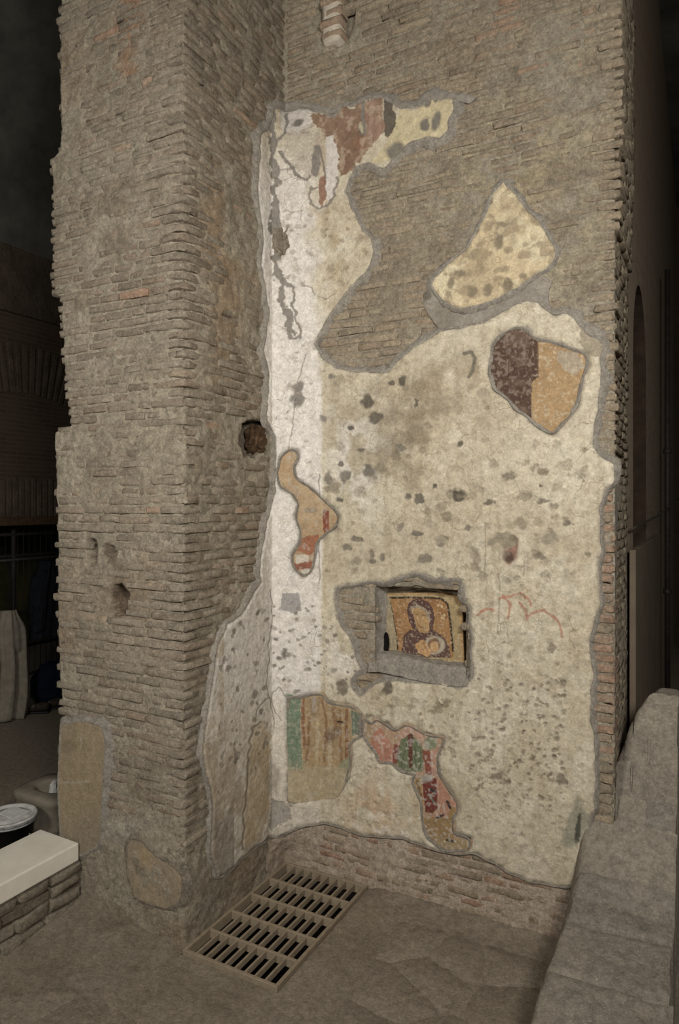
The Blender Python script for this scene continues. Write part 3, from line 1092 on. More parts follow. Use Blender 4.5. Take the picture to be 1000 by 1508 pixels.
def paint_plaster(px, py, s, z, ed):
    n = len(px)
    p = Paint(px, py, (204, 191, 160))
    p.blend(sstep(-.2, .5, fbm(s, z, 3.0, 5, 101)) * .55, (190, 172, 136))
    p.blend(sstep(.1, .6, fbm(s * 1.2, z * .9, 6, 5, 103)) * .4, (214, 204, 178))
    p.blend(sstep(.1, .55, fbm(s, z, 22, 4, 104)) * .30, (178, 158, 122))
    p.blend(sstep(.25, .6, fbm(s, z, 45, 3, 106)) * .28, (150, 132, 102))
    # vertical runs of dirt
    p.blend(sstep(.15, .7, fbm(s * 6, z * 1.0, 5, 4, 105)) * .35 * (py > 480), (168, 148, 112))
    # brown grime field across the middle
    g = np.exp(-((px - 610) / 105) ** 2 - ((py - 640) / 95) ** 2)
    p.blend(g * sstep(-.45, .45, fbm(s, z, 7, 5, 107)) * .95, (140, 124, 96))
    g = np.exp(-((px - 660) / 150) ** 2 - ((py - 580) / 60) ** 2)
    p.blend(g * sstep(-.2, .6, fbm(s, z, 9, 5, 109)) * .8, (150, 132, 100))
    g = np.exp(-((px - 500) / 60) ** 2 - ((py - 370) / 80) ** 2)
    p.blend(g * sstep(-.3, .5, fbm(s, z, 9, 5, 111)) * .7, (176, 152, 112))
    g = np.exp(-((px - 560) / 130) ** 2 - ((py - 810) / 40) ** 2)
    p.blend(g * .45, (170, 152, 118))
    g = np.exp(-((px - 620) / 70) ** 2 - ((py - 1040) / 30) ** 2)
    p.blend(g * sstep(-.4, .4, fbm(s, z, 9, 5, 113)) * .6, (164, 146, 110))
    # the oblique strip in the corner is whiter
    e = 474 + 3 * fbm(py / 60., px * 0, 1, 3, 4)
    wd_ = np.interp(py, [150, 480, 560], [26, 20, 3])
    e = e - np.interp(py, [150, 300, 480, 560], [20, 14, 6, 0]) + wd_ * .8 * fbm(s, z, 12, 4, 118) * (py < 560)
    wz = (1 - sstep(e - wd_, e + wd_, px)) * sstep(170, 300, py) * (1 - sstep(1005, 1080, py) * .6)
    p.blend(wz * .85, (222, 214, 203))
    p.blend(wz * sstep(.25, .6, fbm(s, z, 12, 5, 115)) * .5, (196, 184, 164))
    wz = np.exp(-((px - 520) / 40) ** 2 - ((py - 680) / 90) ** 2)
    p.blend(wz * sstep(-.2, .3, fbm(s, z, 10, 4, 116)) * .7, (220, 212, 198))
    wz = np.exp(-((px - 505) / 26) ** 2 - ((py - 965) / 45) ** 2)
    p.blend(wz * sstep(-.3, .2, fbm(s, z, 10, 4, 117)) * .8, (222, 214, 198))
    p.blend(np.exp(-((px - 800) / 90) ** 2 - ((py - 670) / 60) ** 2) * .5, (216, 204, 176))
    # pillar side
    sd = px < 396
    p.blend(sd * (py > 850) * .55, (200, 190, 174))
    p.blend(sd * sstep(1040, 1130, py) * sstep(-.4, .4, fbm(s, z, 8, 4, 119)) * .7, (160, 140, 110))
    p.blend((px < 330) * sstep(-.3, .3, fbm(s, z, 8, 4, 121)) * (py > 900) * .6, (170, 148, 108))
    p.blend((px < 345) * sstep(1170, 1220, py) * .75, (146, 134, 116))
    p.poly([(372, 1068), (386, 1058), (398, 1080), (396, 1190), (385, 1235), (356, 1252), (358, 1215), (364, 1130), (367, 1090)], (184, 158, 112), .6, 3)
    p.poly([(399, 1175), (412, 1180), (426, 1190), (432, 1205), (420, 1212), (398, 1222)], (150, 142, 130), .8, 3, .006)
    p.ell(404, 1145, 9, 22, (152, 140, 124), .6, 0, .5, .004)
    # lower zone
    g = np.exp(-((px - 555) / 55) ** 2 - ((py - 1185) / 45) ** 2)
    p.blend(g * sstep(-.4, .4, fbm(s, z, 9, 4, 123)) * .7, (196, 158, 116))
    p.blend((py > 1195) * (px > 490) * (px < 620) * sstep(.1, .4, fbm(s, z, 26, 3, 125)) * .7, (218, 206, 184))
    p.blend(sstep(1170, 1300, py) * (px > 640) * .35, (176, 160, 128))
    # red paint left at the top
    top = [(462, 168), (492, 172), (503, 158), (520, 156), (532, 150), (563, 142), (566, 190), (556, 206), (540, 222), (520, 246), (500, 262), (497, 230), (494, 205), (478, 205), (470, 190), (460, 182)]
    p.poly(top, (138, 102, 76), .92, 4)
    p.blend(in_poly(px, py, np.array(top)) * sstep(-.1, .5, fbm(s, z, 9, 4, 127)) * .5, (122, 92, 64))
    p.poly([(534, 152), (563, 143), (565, 190), (548, 216), (540, 214), (538, 180)], (158, 122, 98), .8, 2)
    p.line([(548, 150), (545, 210)], 6, (172, 138, 114), .6)
    p.ell(530, 212, 9, 11, (152, 98, 68), .4, 0, .6)
    p.blend(in_poly(px, py, np.array(top)) * sstep(.15, .5, fbm(s, z, 20, 4, 129)) * .6, (186, 160, 130))
    p.poly([(565, 140), (578, 150), (583, 178), (573, 204), (566, 198)], (96, 86, 72), .95, 2, .004)
    p.poly([(479, 202), (490, 200), (497, 215), (498, 250), (494, 280), (484, 298), (477, 290), (480, 240)], (212, 202, 190), .95, 2)
    p.poly([(470, 262), (478, 258), (480, 290), (474, 306), (470, 296)], (142, 90, 62), .85, 2)
    p.poly([(413, 150), (444, 148), (462, 160), (458, 190), (432, 198), (414, 196)], (210, 200, 190), .8, 4)
    p.poly([(420, 198), (462, 185), (476, 215), (470, 255), (452, 262), (430, 240)], (186, 172, 150), .7, 5)
    p.ell(470, 230, 9, 24, (168, 140, 110), .5, 0, .6)
    p.poly([(572, 206), (590, 160), (612, 164), (640, 142), (668, 145), (664, 190), (645, 204), (600, 212), (575, 236), (545, 242)], (200, 182, 132), .85, 2)
    for a in [(625, 184, 7, 10), (641, 178, 7, 13), (629, 152, 5, 7), (641, 147, 3, 5), (582, 224, 13, 15), (533, 190, 5, 8)]:
        p.ell(*a, (112, 106, 96), .9, .2, .3, .004)
    p.ell(640, 206, 18, 4, (118, 112, 100), .9)
    p.ell(534, 186, 5, 8, (200, 190, 150), .8)
    # repair mortar lines in the corner
    p.line([(403, 150), (402, 190), (405, 260), (404, 330), (406, 400), (414, 420), (422, 460), (428, 498)], 10, GREY, .95, -.003, 6)
    p.line([(414, 415), (430, 420), (434, 440), (432, 470), (444, 478), (438, 500), (428, 500)], 5, GREY, .9, -.002, 5)
    p.line([(414, 226), (428, 244), (440, 258), (450, 264), (458, 260)], 4.5, GREY, .95, -.002, 3)
    p.line([(414, 250), (430, 248)], 2, GREY, .8)
    p.poly([(462, 214), (470, 214), (472, 240), (466, 262), (457, 256), (460, 232)], GREY, .95, 1.5, -.002)
    p.line([(471, 218), (476, 240), (479, 262)], 3, (118, 108, 96), .8)
    p.line([(469, 277), (460, 276), (453, 290), (458, 302), (470, 308), (482, 300), (492, 290), (498, 262)], 3.4, GREY, .9, -.002, 3)
    p.line([(420, 168), (424, 180), (420, 198), (410, 204)], 4, GREY, .9, -.002, 3)
    p.ell(440, 181, 9, 5, (118, 110, 98), .95, -.5)
    p.line([(536, 146), (534, 172), (538, 196)], 5, GREY, .9, -.002)
    p.line([(495, 168), (500, 160), (504, 172)], 5, (170, 148, 120), .8)
    p.poly([(532, 545), (560, 552), (580, 540), (560, 562), (530, 556)], (200, 188, 160), .7, 3)
    # upper right rim
    p.poly([(856, 485), (872, 486), (888, 508), (882, 524), (866, 524), (854, 504)], (154, 140, 112), .85, 2)
    p.line([(683, 520), (694, 518), (699, 527), (696, 545), (690, 556)], 5, (106, 100, 84), .9, .003)
    # cracks
    for L in ([(398, 868), (402, 890), (400, 920), (396, 950), (397, 975), (392, 1005), (397, 1028), (380, 1042), (376, 1058)],
              [(397, 1028), (402, 1050), (404, 1072)], [(412, 1012), (402, 1020), (399, 1030), (406, 1050), (414, 1060)], [(412, 1012), (418, 1024), (440, 1028)],
              [(420, 700), (440, 560), (452, 520)], [(493, 432), (480, 440), (470, 436)], [(446, 420), (460, 424), (464, 434)], [(470, 700), (470, 860)]):
        p.line(L, 1.6, (112, 102, 88), .7, .003, 1.5, .6)
    p.line([(385, 1063), (372, 1072), (366, 1110), (364, 1160), (360, 1200), (358, 1250)], 3, (128, 118, 102), .8, .003, 2)
    # light grey repair square
    p.poly([(416, 874), (440, 873), (444, 900), (432, 903), (414, 898)], (160, 154, 148), 1, 1.2, -.001)
    # red chalk arcs
    for L in ([(708, 902), (716, 896), (728, 898)], [(735, 882), (752, 877), (768, 874), (778, 882), (782, 892)], [(742, 878), (752, 888), (748, 910)], [(778, 908), (790, 900), (800, 898), (814, 906), (824, 918), (828, 938)],
              [(765, 888), (774, 900), (776, 912)], [(702, 905), (712, 900)]):
        p.line(L, 3.4, (178, 92, 62), .7, 0, 1.5, 1.2)
    for L in ([(772, 826), (771, 848)], [(797, 843), (797, 850)], [(735, 846), (737, 870)], [(715, 770), (714, 850)], [(736, 880), (733, 930)]):
        p.line(L, 1.6, (130, 108, 84), .7)
    p.ell(752, 811, 12, 18, (150, 104, 84), .95, .15, .25, .014)
    p.ell(748, 820, 7, 8, (84, 66, 54), .9, 0, .3, .006)
    p.ell(846, 1218, 16, 36, (150, 146, 122), .9, .25, .2, .006)
    p.ell(851, 1222, 4, 24, (56, 56, 48), .85, .1, .25, .004)
    # pick marks
    for i, (a, b, rx, ry, c) in enumerate(SPOTS):
        p.ell(a, b, rx, ry, c, .92, 0, .28, .005, .5, i)
    r = np.random.default_rng(77)

    def marks(nm, x0, x1, y0, y1, r0, r1, c, a, dep, stretch=1.0):
        for _ in range(nm):
            x, y = r.uniform(x0, x1), r.uniform(y0, y1)
            q = r.uniform(r0, r1)
            cc = tuple(np.array(c) + r.normal(0, 10))
            p.ell(x, y, q * r.uniform(.9, 1.5) / stretch, q * r.uniform(.7, 1.1) * stretch, cc, a * r.uniform(.6, 1), r.uniform(-.6, .6), .35, dep, .45, int(x))
    marks(170, 690, 832, 1000, 1190, 1.4, 3.3, (128, 113, 90), .85, .005)
    marks(60, 690, 870, 1090, 1290, 1.8, 4, (150, 134, 106), .55, .004)
    marks(80, 402, 530, 890, 1022, 1.2, 3.6, (116, 106, 92), .85, .004)
    marks(60, 540, 690, 1012, 1120, 2, 5, (130, 114, 86), .7, .004)
    marks(85, 480, 870, 560, 860, 3, 8, (140, 126, 102), .7, .006)
    marks(46, 640, 870, 640, 860, 3, 7, (156, 142, 116), .55, .004)
    marks(60, 318, 396, 890, 1140, 1.5, 4, (122, 112, 98), .8, .003, 1.4)
    marks(50, 515, 640, 1110, 1230, 2.5, 5, (186, 168, 138), .6, .004)
    marks(40, 415, 548, 290, 420, 2, 5, (136, 120, 94), .6, .004)
    marks(60, 420, 480, 500, 800, 1, 2.6, (150, 140, 124), .6, .002)
    marks(46, 700, 840, 860, 1010, 2, 4.5, (152, 138, 112), .6, .003)
    # grey at the very edges
    p.blend((1 - sstep(.004, .02, ed + .006 * fbm(s, z, 30, 3, 131))) * .75, (140, 130, 114))
    p.h += np.where(px < 396, 0, 0)
    return p


def plaster_h(s, z, ed):
    return TP + 0.004 * fbm(s, z, 3.5, 3, 141) + 0.0025 * fbm(s, z, 14, 3, 143) + 0.001 * fbm(s, z, 50, 2, 145) - 0.010 * (1 - sstep(0, .03, ed))


holes = [SZ(F1), SZ(F2), SZ(F3), SZ(F4), NIS]
pl, outP1, hsP1 = patch('plaster', POLY1, holes, 0.0055, surf, plaster_h, paint_plaster, M['plaster'], wb, 0.05, 0.007)
pl['label'] = 'hacked cream lime plaster with pick marks'


def wf1(px, py):
    w = np.where(py < 260, 1.1, .85)
    w = np.where((py > 1195), .38, w)
    w = np.where((px > 862) & (py > 690), .5, w)
    w = np.where((px < 350) & (py > 890), .45, w)
    return np.convolve(np.r_[w[-4:], w, w[:4]], np.ones(9) / 9, 'valid')


edging('mortar_edging', outP1, surf, pl, 0.034, TP * .75, 0.0, False, 3, wf=wf1)


def flat_h(hh, amp=.0012, seed=0):
    return lambda s, z, ed: hh + amp * fbm(s, z, 10, 3, 200 + seed)


# triangle patch + mortar band
def paint_p2(px, py, s, z, ed):
    p = Paint(px, py, (212, 194, 150))
    p.blend(sstep(-.1, .5, fbm(s, z, 7, 5, 151)) * .6, (192, 166, 118))
    p.blend(sstep(.05, .4, fbm(s, z, 20, 4, 153)) * .75, (150, 130, 98))
    p.blend(sstep(.2, .5, fbm(s, z, 9, 4, 155)) * .5, (168, 146, 108))
    p.h += .004 * fbm(s, z, 20, 4, 153) * -1
    for a in [(734, 356, 7, 13), (694, 430, 8, 9), (718, 428, 7, 7), (748, 418, 7, 9), (770, 406, 6, 4), (678, 402, 10, 5), (664, 416, 5, 10), (738, 330, 10, 3)]:
        p.ell(*a, (128, 114, 90), .85, .1, .35, .004)
    p.line([(730, 345), (735, 332), (755, 328)], 4, (150, 134, 104), .7)
    p.blend((1 - sstep(.004, .016, ed)) * .7, (142, 132, 114))
    return p


pp, o2, _ = patch('plaster', P2S, [], 0.007, surf, plaster_h, paint_p2, M['plaster'], wb, 0.045, 0.003)
pp['label'] = 'pointed cream plaster remnant on bare brick'
edging('mortar_edging', o2, surf, pp, 0.028, TP * .75, 0.0, False, 13)


def paint_grey(px, py, s, z, ed):
    p = Paint(px, py, (150, 141, 126))
    p.blend(sstep(-.2, .5, fbm(s, z, 8, 4, 161)) * .6, (128, 120, 106))
    p.ell(627, 434, 9, 9, (96, 88, 74), .8, 0, .4, .008)
    p.ell(655, 462, 14, 26, (120, 110, 92), .6)
    return p


bd, _, _ = patch('mortar_band', BANDS, [], 0.009, surf, lambda s, z, ed: 0.012 + .004 * fbm(s, z, 12, 3, 163) + 0.006 * sstep(0, .02, ed), paint_grey, M['plaster'], wb, 0.03, 0.004)
bd['label'] = 'grey repair mortar between two plaster remnants'
# grey smears above the top of the plaster
SMEAR = [(398, 150), (404, 138), (420, 130), (446, 132), (462, 146), (490, 158), (500, 150), (524, 146), (546, 134), (575, 136), (592, 146), (612, 148), (622, 134), (638, 124), (655, 132), (690, 136), (700, 140),
         (690, 150), (668, 146), (640, 150), (628, 158), (612, 166), (590, 166), (572, 150), (540, 150), (520, 162), (496, 176), (468, 170), (446, 156), (410, 156)]
bd2, _, _ = patch('mortar_band', SZ(SMEAR), [], 0.009, surf, lambda s, z, ed: 0.010 + .004 * fbm(s, z, 12, 3, 165) + 0.010 * sstep(0, .02, ed), paint_grey, M['plaster'], wb, 0.03, 0.004, seed=4)
bd2['label'] = 'grey repair mortar along the upper plaster edge'
SM = lambda y, z, h: np.stack([XR - .030 + h + 0 * y, y, z], -1)
STR = np.array([(lambda q: (q[1], q[2]))(on_plane(a_, b_, 0, XR)) for a_, b_ in [(907, 690), (911, 692), (913, 760), (912, 840), (908, 892), (906, 880), (906, 800)]])
STR[:, 0] = np.maximum(STR[:, 0], YB + .02) + np.array([0, .05, .08, .07, .03, 0, 0])
st, _, _ = patch('mortar_band', STR, [], 0.012, SM, lambda s, z, ed: 0.012 + .003 * fbm(s, z, 12, 3, 165), paint_grey, M['plaster'], wb, 0.05, 0.002, seed=5)


# ---- painted fragments
def scratches(p, s, z, seed, n=1):
    p.blend(sstep(.35, .6, fbm(s, z, 40, 3, seed)) * .45, (190, 178, 160))


def paint_f1(px, py, s, z, ed):
    p = Paint(px, py, (182, 146, 92))
    p.blend(sstep(-.2, .5, fbm(s, z, 6, 4, 171)) * .6, (166, 130, 80))
    p.poly([(700, 460), (792, 460), (793, 555), (783, 562), (782, 650), (700, 650)], (92, 68, 54), 1, .6)
    m = (px < 785)
    p.blend(m * sstep(.05, .5, fbm(s, z, 14, 4, 173)) * .55, (128, 104, 84))
    p.blend(m * sstep(.2, .5, fbm(s, z, 62, 2, 175)) * .5, (160, 138, 118))
    p.poly([(822, 514), (850, 518), (862, 540), (848, 552), (832, 545), (822, 530)], (178, 164, 138), .75, 2)
    p.blend((1 - m) * sstep(.35, .6, fbm(s, z, 62, 2, 175)) * .5, (206, 188, 150))
    p.line([(792, 498), (793, 555)], 2, (130, 96, 60), .7)
    return p


def paint_f2(px, py, s, z, ed):
    p = Paint(px, py, (186, 152, 104))
    p.blend(sstep(-.1, .5, fbm(s, z, 8, 4, 181)) * .5, (198, 172, 128))
    p.poly([(476, 748), (484, 752), (484, 780), (476, 786)], (146, 72, 44), .95, 1)
    p.poly([(440, 792), (470, 786), (468, 812), (456, 816), (434, 812)], (168, 100, 60), .9, 2)
    p.poly([(434, 818), (454, 816), (454, 830), (436, 830)], (216, 202, 176), .9, 1)
    p.poly([(430, 830), (466, 826), (460, 840), (434, 838)], (152, 80, 56), .85, 1.5)
    p.poly([(442, 838), (458, 838), (454, 848), (446, 846)], (214, 204, 182), .85, 1)
    p.ell(458, 752, 9, 4, (140, 126, 104), .6)
    scratches(p, s, z, 183)
    p.blend((1 - sstep(.006, .02, ed)) * .5, (150, 138, 118))
    return p


def paint_f3(px, py, s, z, ed):
    p = Paint(px, py, (190, 164, 116))
    p.blend(sstep(-.1, .5, fbm(s, z, 8, 4, 191)) * .5, (176, 152, 108))
    p.poly([(420, 1020), (443, 1026), (443, 1100), (446, 1128), (424, 1132)], (120, 142, 112), .95, 1)
    p.poly([(443, 1024), (478, 1020), (484, 1040), (516, 1042), (518, 1100), (512, 1120), (490, 1132), (446, 1128)], (178, 146, 96), .9, 1)
    for L, w, c in [([(446, 1028), (447, 1070), (449, 1100)], 5, (146, 92, 56)), ([(456, 1028), (460, 1052), (468, 1052), (470, 1026)], 2.4, (150, 124, 96)), ([(455, 1058), (455, 1090), (451, 1120)], 4, (142, 100, 60)),
                    ([(462, 1028), (463, 1046)], 6, (170, 152, 136)), ([(474, 1028), (480, 1060), (478, 1120)], 3, (150, 108, 66)), ([(500, 1045), (502, 1110), (504, 1124)], 4, (150, 104, 60)), ([(510, 1046), (511, 1115)], 5, (142, 92, 52)),
                    ([(492, 1044), (495, 1080)], 8, (152, 112, 66)), ([(468, 1060), (466, 1118)], 5, (200, 176, 130)), ([(486, 1090), (486, 1125)], 6, (202, 178, 134))]:
        p.line(L, w, c, .85, 0, 1, 1)
    p.ell(487, 1082, 8, 11, (128, 98, 70), .8, .4)
    p.ell(497, 1078, 5, 8, (150, 126, 100), .7, .4)
    p.poly([(517, 1046), (531, 1052), (530, 1082), (518, 1084)], (116, 128, 104), .95, 1)
    p.line([(531, 1050), (531, 1086)], 3, (96, 98, 108), .8)
    p.poly([(498, 1122), (514, 1118), (512, 1142), (500, 1140)], (140, 150, 112), .7, 2)
    p.poly([(424, 1130), (514, 1130), (512, 1150), (496, 1180), (424, 1182)], (186, 166, 122), .85, 2)
    p.blend((py > 1130) * sstep(.0, .5, fbm(s, z, 12, 4, 193)) * .5, (202, 186, 150))
    p.poly([(425, 1118), (450, 1122), (446, 1134), (425, 1138)], (150, 154, 120), .6, 3)
    p.line([(497, 1063), (507, 1064)], 3, (44, 40, 34), .95)
    p.blend(sstep(.25, .5, fbm(s, z, 62, 2, 195)) * .35, (206, 192, 164))
    return p


def paint_f4(px, py, s, z, ed):
    p = Paint(px, py, (186, 150, 112))
    p.poly([(535, 1056), (548, 1070), (548, 1098), (535, 1086)], (174, 146, 104), .9)
    p.poly([(548, 1084), (558, 1070), (566, 1080), (578, 1100), (580, 1126), (557, 1126), (555, 1108), (546, 1098)], (190, 124, 94), .95, 1)
    p.line([(562, 1092), (566, 1122)], 4, (206, 150, 120), .8)
    p.poly([(580, 1096), (592, 1098), (588, 1122), (578, 1126)], (140, 62, 46), .9, 1)
    p.poly([(592, 1084), (606, 1080), (624, 1104), (622, 1136), (590, 1138), (584, 1124)], (112, 124, 84), .95, 1)
    for L in ([(600, 1090), (590, 1134)], [(612, 1100), (612, 1136)], [(620, 1106), (618, 1134)]):
        p.line(L, 2, (82, 92, 62), .7)
    p.poly([(601, 1080), (608, 1082), (607, 1128), (602, 1132)], (112, 54, 42), .9, 1)
    p.poly([(584, 1086), (600, 1070), (612, 1070), (626, 1088), (618, 1090), (606, 1078), (594, 1088)], (198, 152, 124), .9, 1)
    p.ell(635, 1096, 9, 9, (134, 146, 108), .9)
    p.poly([(622, 1106), (634, 1106), (636, 1142), (628, 1142)], (146, 66, 48), .9, 1)
    p.poly([(634, 1106), (648, 1100), (642, 1116), (644, 1142), (636, 1142)], (196, 146, 118), .9, 1)
    p.poly([(606, 1148), (620, 1144), (624, 1180), (622, 1188)], (178, 142, 76), .95, 1)
    p.line([(614, 1150), (622, 1176)], 3, (110, 72, 44), .8)
    p.poly([(622, 1150), (644, 1146), (648, 1186), (636, 1198), (626, 1196)], (122, 46, 34), .95, 1)
    p.poly([(644, 1140), (654, 1158), (672, 1184), (668, 1198), (648, 1206), (632, 1208), (648, 1188)], (188, 132, 100), .95, 1)
    p.line([(644, 1146), (646, 1190)], 2.4, (210, 160, 128), .8)
    p.poly([(622, 1204), (646, 1204), (668, 1206), (668, 1232), (650, 1254), (632, 1236)], (160, 126, 72), .95, 2)
    p.poly([(662, 1190), (674, 1190), (668, 1206), (660, 1204)], (170, 132, 62), .9, 1)
    p.poly([(640, 1232), (694, 1236), (693, 1254), (650, 1254)], (172, 146, 96), .9, 2)
    p.line([(632, 1170), (640, 1182)], 3, (96, 120, 110), .8)
    for L in ([(634, 1162), (640, 1166)], [(644, 1204), (652, 1201)], [(658, 1237), (668, 1239)], [(658, 1180), (663, 1190)]):
        p.line(L, 4, (52, 50, 48), .95)
    p.ell(628, 1146, 8, 6, (176, 168, 156), .8)
    p.blend(sstep(.25, .5, fbm(s, z, 62, 2, 197)) * .45, (214, 204, 186))
    return p


for nm, poly_, fn, hh, lb, sd in [('fresco_fragment', F1, paint_f1, .014, 'heart-shaped maroon and ochre painted fragment', 1), ('fresco_fragment', F2, paint_f2, .014, 'ochre and rust painted fragment in the corner', 2),
                                  ('fresco_fragment', F3, paint_f3, .0225, 'green and brown robed figure fragment', 3), ('fresco_fragment', F4, paint_f4, .019, 'red and green draped figure fragment', 4)]:
    A = SZ(poly_); c = A.mean(0)
    kd_ = resample(A, .01)
    big = c + (A - c) * 1.03
    fr, _, _ = patch(nm, big, [], 0.0045, surf, flat_h(hh), fn, M['fresco'], wb, 0.03, 0.0, seed=sd)
    fr['label'] = lb
    L_ = hsP1[sd - 1]
    keep_ = None
    if sd == 3:                     # only its torn upper and right edges are pointed with mortar
        R_ = resample(L_, .011)
        u_, v_ = project(surf(R_[:, 0], R_[:, 1], np.full(len(R_), TP)))
        keep_ = (v_ < 1046) | ((u_ > 506) & (v_ < 1150))
    edging('mortar_edging', L_, surf, fr, 0.011, TP * .95, hh, True, 20 + sd, keep=keep_)

# ---- niche with painted icon
nc = empty('niche'); nc.parent = wb
nc['label'] = 'rough square niche framed in grey mortar'
edging('niche_rim', hsP1[4], surf, nc, 0.03, TP * .6, -0.004, True, 31)
iz0, iz1 = nlo[1], nhi[1]
xa, xb = FB[0] + nlo[0] - FL, FB[0] + nhi[0] - FL
# icon panel set back in the niche
IY = YB + 0.085


def IP(u, v):
    p = on_plane(u, v, 1, IY)
    return p[0], p[2]


def icon_map(x, z, h):
    # slightly bowed panel
    return np.stack([x, IY - h + 0 * x, z], -1)


def paint_icon(px, py, x, z, ed):
    p = Paint(px, py, (164, 126, 68))  # icon paints are darkened to carry the shade of the niche
    # local frame of the zoomed crop: 6.25 units per pixel from (540,850)
    k = lambda L: [(540 + a / 6.25, 850 + b / 6.25) for a, b in L]
    p.poly(k([(120, 160), (760, 160), (860, 260), (870, 780), (150, 780), (150, 300)]), (158, 134, 84), 1, .5)
    p.poly(k([(215, 190), (690, 195), (750, 250), (800, 740), (280, 740), (240, 300)]), (156, 112, 54), 1, .3)
    p.blend(in_poly(px, py, np.array(k([(215, 190), (690, 195), (750, 250), (800, 740), (280, 740), (240, 300)]))) * sstep(-.2, .6, fbm(x, z, 20, 3, 211)) * .6, (134, 88, 38))
    p.poly(k([(330, 640), (340, 540), (400, 480), (470, 500), (620, 490), (700, 540), (760, 640), (775, 740), (300, 740)]), (92, 66, 56), 1, .3)
    p.poly(k([(370, 300), (385, 240), (430, 205), (500, 200), (570, 230), (610, 290), (625, 380), (605, 500), (560, 540), (480, 530), (430, 490), (390, 400)]), (88, 60, 52), 1, .3)
    p.poly(k([(400, 270), (480, 255), (545, 290), (580, 340), (590, 400), (575, 420), (540, 330), (480, 285), (410, 300)]), (146, 128, 106), .9, .3)
    p.poly(k([(410, 290), (480, 282), (535, 315), (572, 400), (578, 480), (560, 512), (490, 510), (455, 450), (440, 380)]), (168, 130, 72), 1, .3)
    p.line(k([(430, 310), (450, 380), (470, 420)]), 1.4, (140, 100, 56), .7, 0, .2)
    p.line(k([(465, 430), (500, 460), (540, 468)]), 1.5, (132, 76, 44), .8, 0, .2)
    p.line(k([(455, 345), (480, 340)]), 1.3, (90, 62, 42), .8, 0, .2)
    p.line(k([(510, 345), (540, 355)]), 1.3, (90, 62, 42), .8, 0, .2)
    p.line(k([(492, 350), (486, 400), (500, 408)]), 1.1, (150, 108, 60), .8, 0, .2)
    p.ell(540 + 625 / 6.25, 850 + 625 / 6.25, 15, 14, (170, 156, 128), .95, 0, .15, 0, .05)
    p.ell(540 + 620 / 6.25, 850 + 625 / 6.25, 9, 11, (120, 84, 52), .95, 0, .2, 0, .1)
    p.ell(540 + 625 / 6.25, 850 + 640 / 6.25, 6, 8, (192, 146, 82), .95, 0, .2, 0, .1)
    p.poly(k([(440, 620), (520, 570), (560, 620), (600, 700), (560, 735), (480, 700)]), (186, 138, 72), .9, .6)
    for a, b, c_, d_ in [(470, 640, 540, 600), (490, 680, 570, 640), (520, 600, 560, 690)]:
        p.line(k([(a, b), (c_, d_)]), 1.2, (120, 82, 46), .7, 0, .3)
    # black inner border and the paler outer one
    p.line(k([(215, 190), (400, 186), (680, 194), (745, 245), (770, 400), (795, 680)]), 3.0, (38, 30, 24), .95, 0, .3)
    p.line(k([(215, 240), (245, 380), (275, 560), (285, 660)]), 2.6, (44, 36, 28), .95, 0, .3)
    p.poly(k([(120, 170), (205, 190), (235, 320), (275, 560), (280, 680), (230, 690), (195, 500), (160, 300)]), (150, 134, 98), .95, .3)
    for a, b in [(660, 260), (690, 270), (715, 350), (690, 375), (705, 380)]:
        p.ell(540 + a / 6.25, 850 + b / 6.25, 1.6, 2.0, (206, 178, 128), .8)
    p.blend(sstep(.4, .6, fbm(x, z, 110, 2, 213)) * .3, (206, 186, 150))
    return p


ic = np.array([IP(u, v) for u, v in [(556, 874), (600, 873), (655, 873), (680, 878), (682, 930), (684, 975), (684, 984), (600, 984), (556, 984), (555, 930)]])
icon, _, _ = patch('icon_painting', ic, [], 0.0028, icon_map, lambda x, z, e: 0.002 * fbm(x, z, 6, 2, 215), paint_icon, M['fresco'], nc, 0.02, 0.001)
icon['label'] = 'gold-ground painting of a veiled mother and child'
# lining of the niche: back, jambs, head and sill as smeared grey mortar with depth


def lining(name, A, B, nu, nv, amp, seed, mat, holes_=None):
    """grid from polyline section A (list of (y,offset)) – generic loft between two 3D polylines"""
    V = []
    for j in range(nv):
        t = j / (nv - 1)
        for i in range(nu):
            u = i / (nu - 1)
            p = np.array(A(u, t), float)
            V.append(p)
    V = np.array(V)
    nrm = amp * fbm(V[:, 0] + V[:, 1] * .7, V[:, 2] + V[:, 1] * .5, 18, 3, seed)
    V = V + nrm[:, None] * np.array(B)
    F = grid_faces(nu, nv)
    a, b, c = V[F[:, 0]], V[F[:, 1]], V[F[:, 2]]
    if np.einsum('ij,ij->i', np.cross(b - a, c - a), np.tile(np.array(B), (len(a), 1))).mean() < 0: F = F[:, ::-1]
    return mesh_obj(name, V, F, mat, nc, True)


def j_left(u, t):   # left jamb sweeps from wall face round into the niche
    x = xa + 0.0 + 0.012 * u + 0.022 * sstep(.4, 1, u); y = YB - 0.012 + 0.105 * u
    return x, y, iz0 + (iz1 - iz0) * t


def head(u, t):
    return xa + (xb - xa) * t, YB - 0.014 + 0.105 * u, iz1 + 0.006 - 0.03 * u - 0.012 * math.sin(t * 9)


lining('niche_jamb', j_left, (1, -.3, 0), 14, 40, .007, 301, M['edging'])
lining('niche_head', head, (0, -.3, -1), 14, 44, .008, 303, M['edging'])
lining('niche_jamb', lambda u, t: (xb + 0.012 - 0.03 * u, YB - .014 + .105 * u, iz0 + (iz1 - iz0) * t), (-1, -.3, 0), 14, 40, .006, 305, M['edging'])


def sill(u, t):     # rounded lump of mortar
    y = YB + 0.09 - 0.12 * u
    zt = IP(600, 962)[1] - 0.006
    z = zt + 0.014 * math.sin(t * 5 + 1) - 0.02 * u - 0.10 * sstep(.45, 1, u)
    return xa - 0.05 + (xb - xa + 0.07) * t, y - 0.012 * math.sin(u * math.pi), z


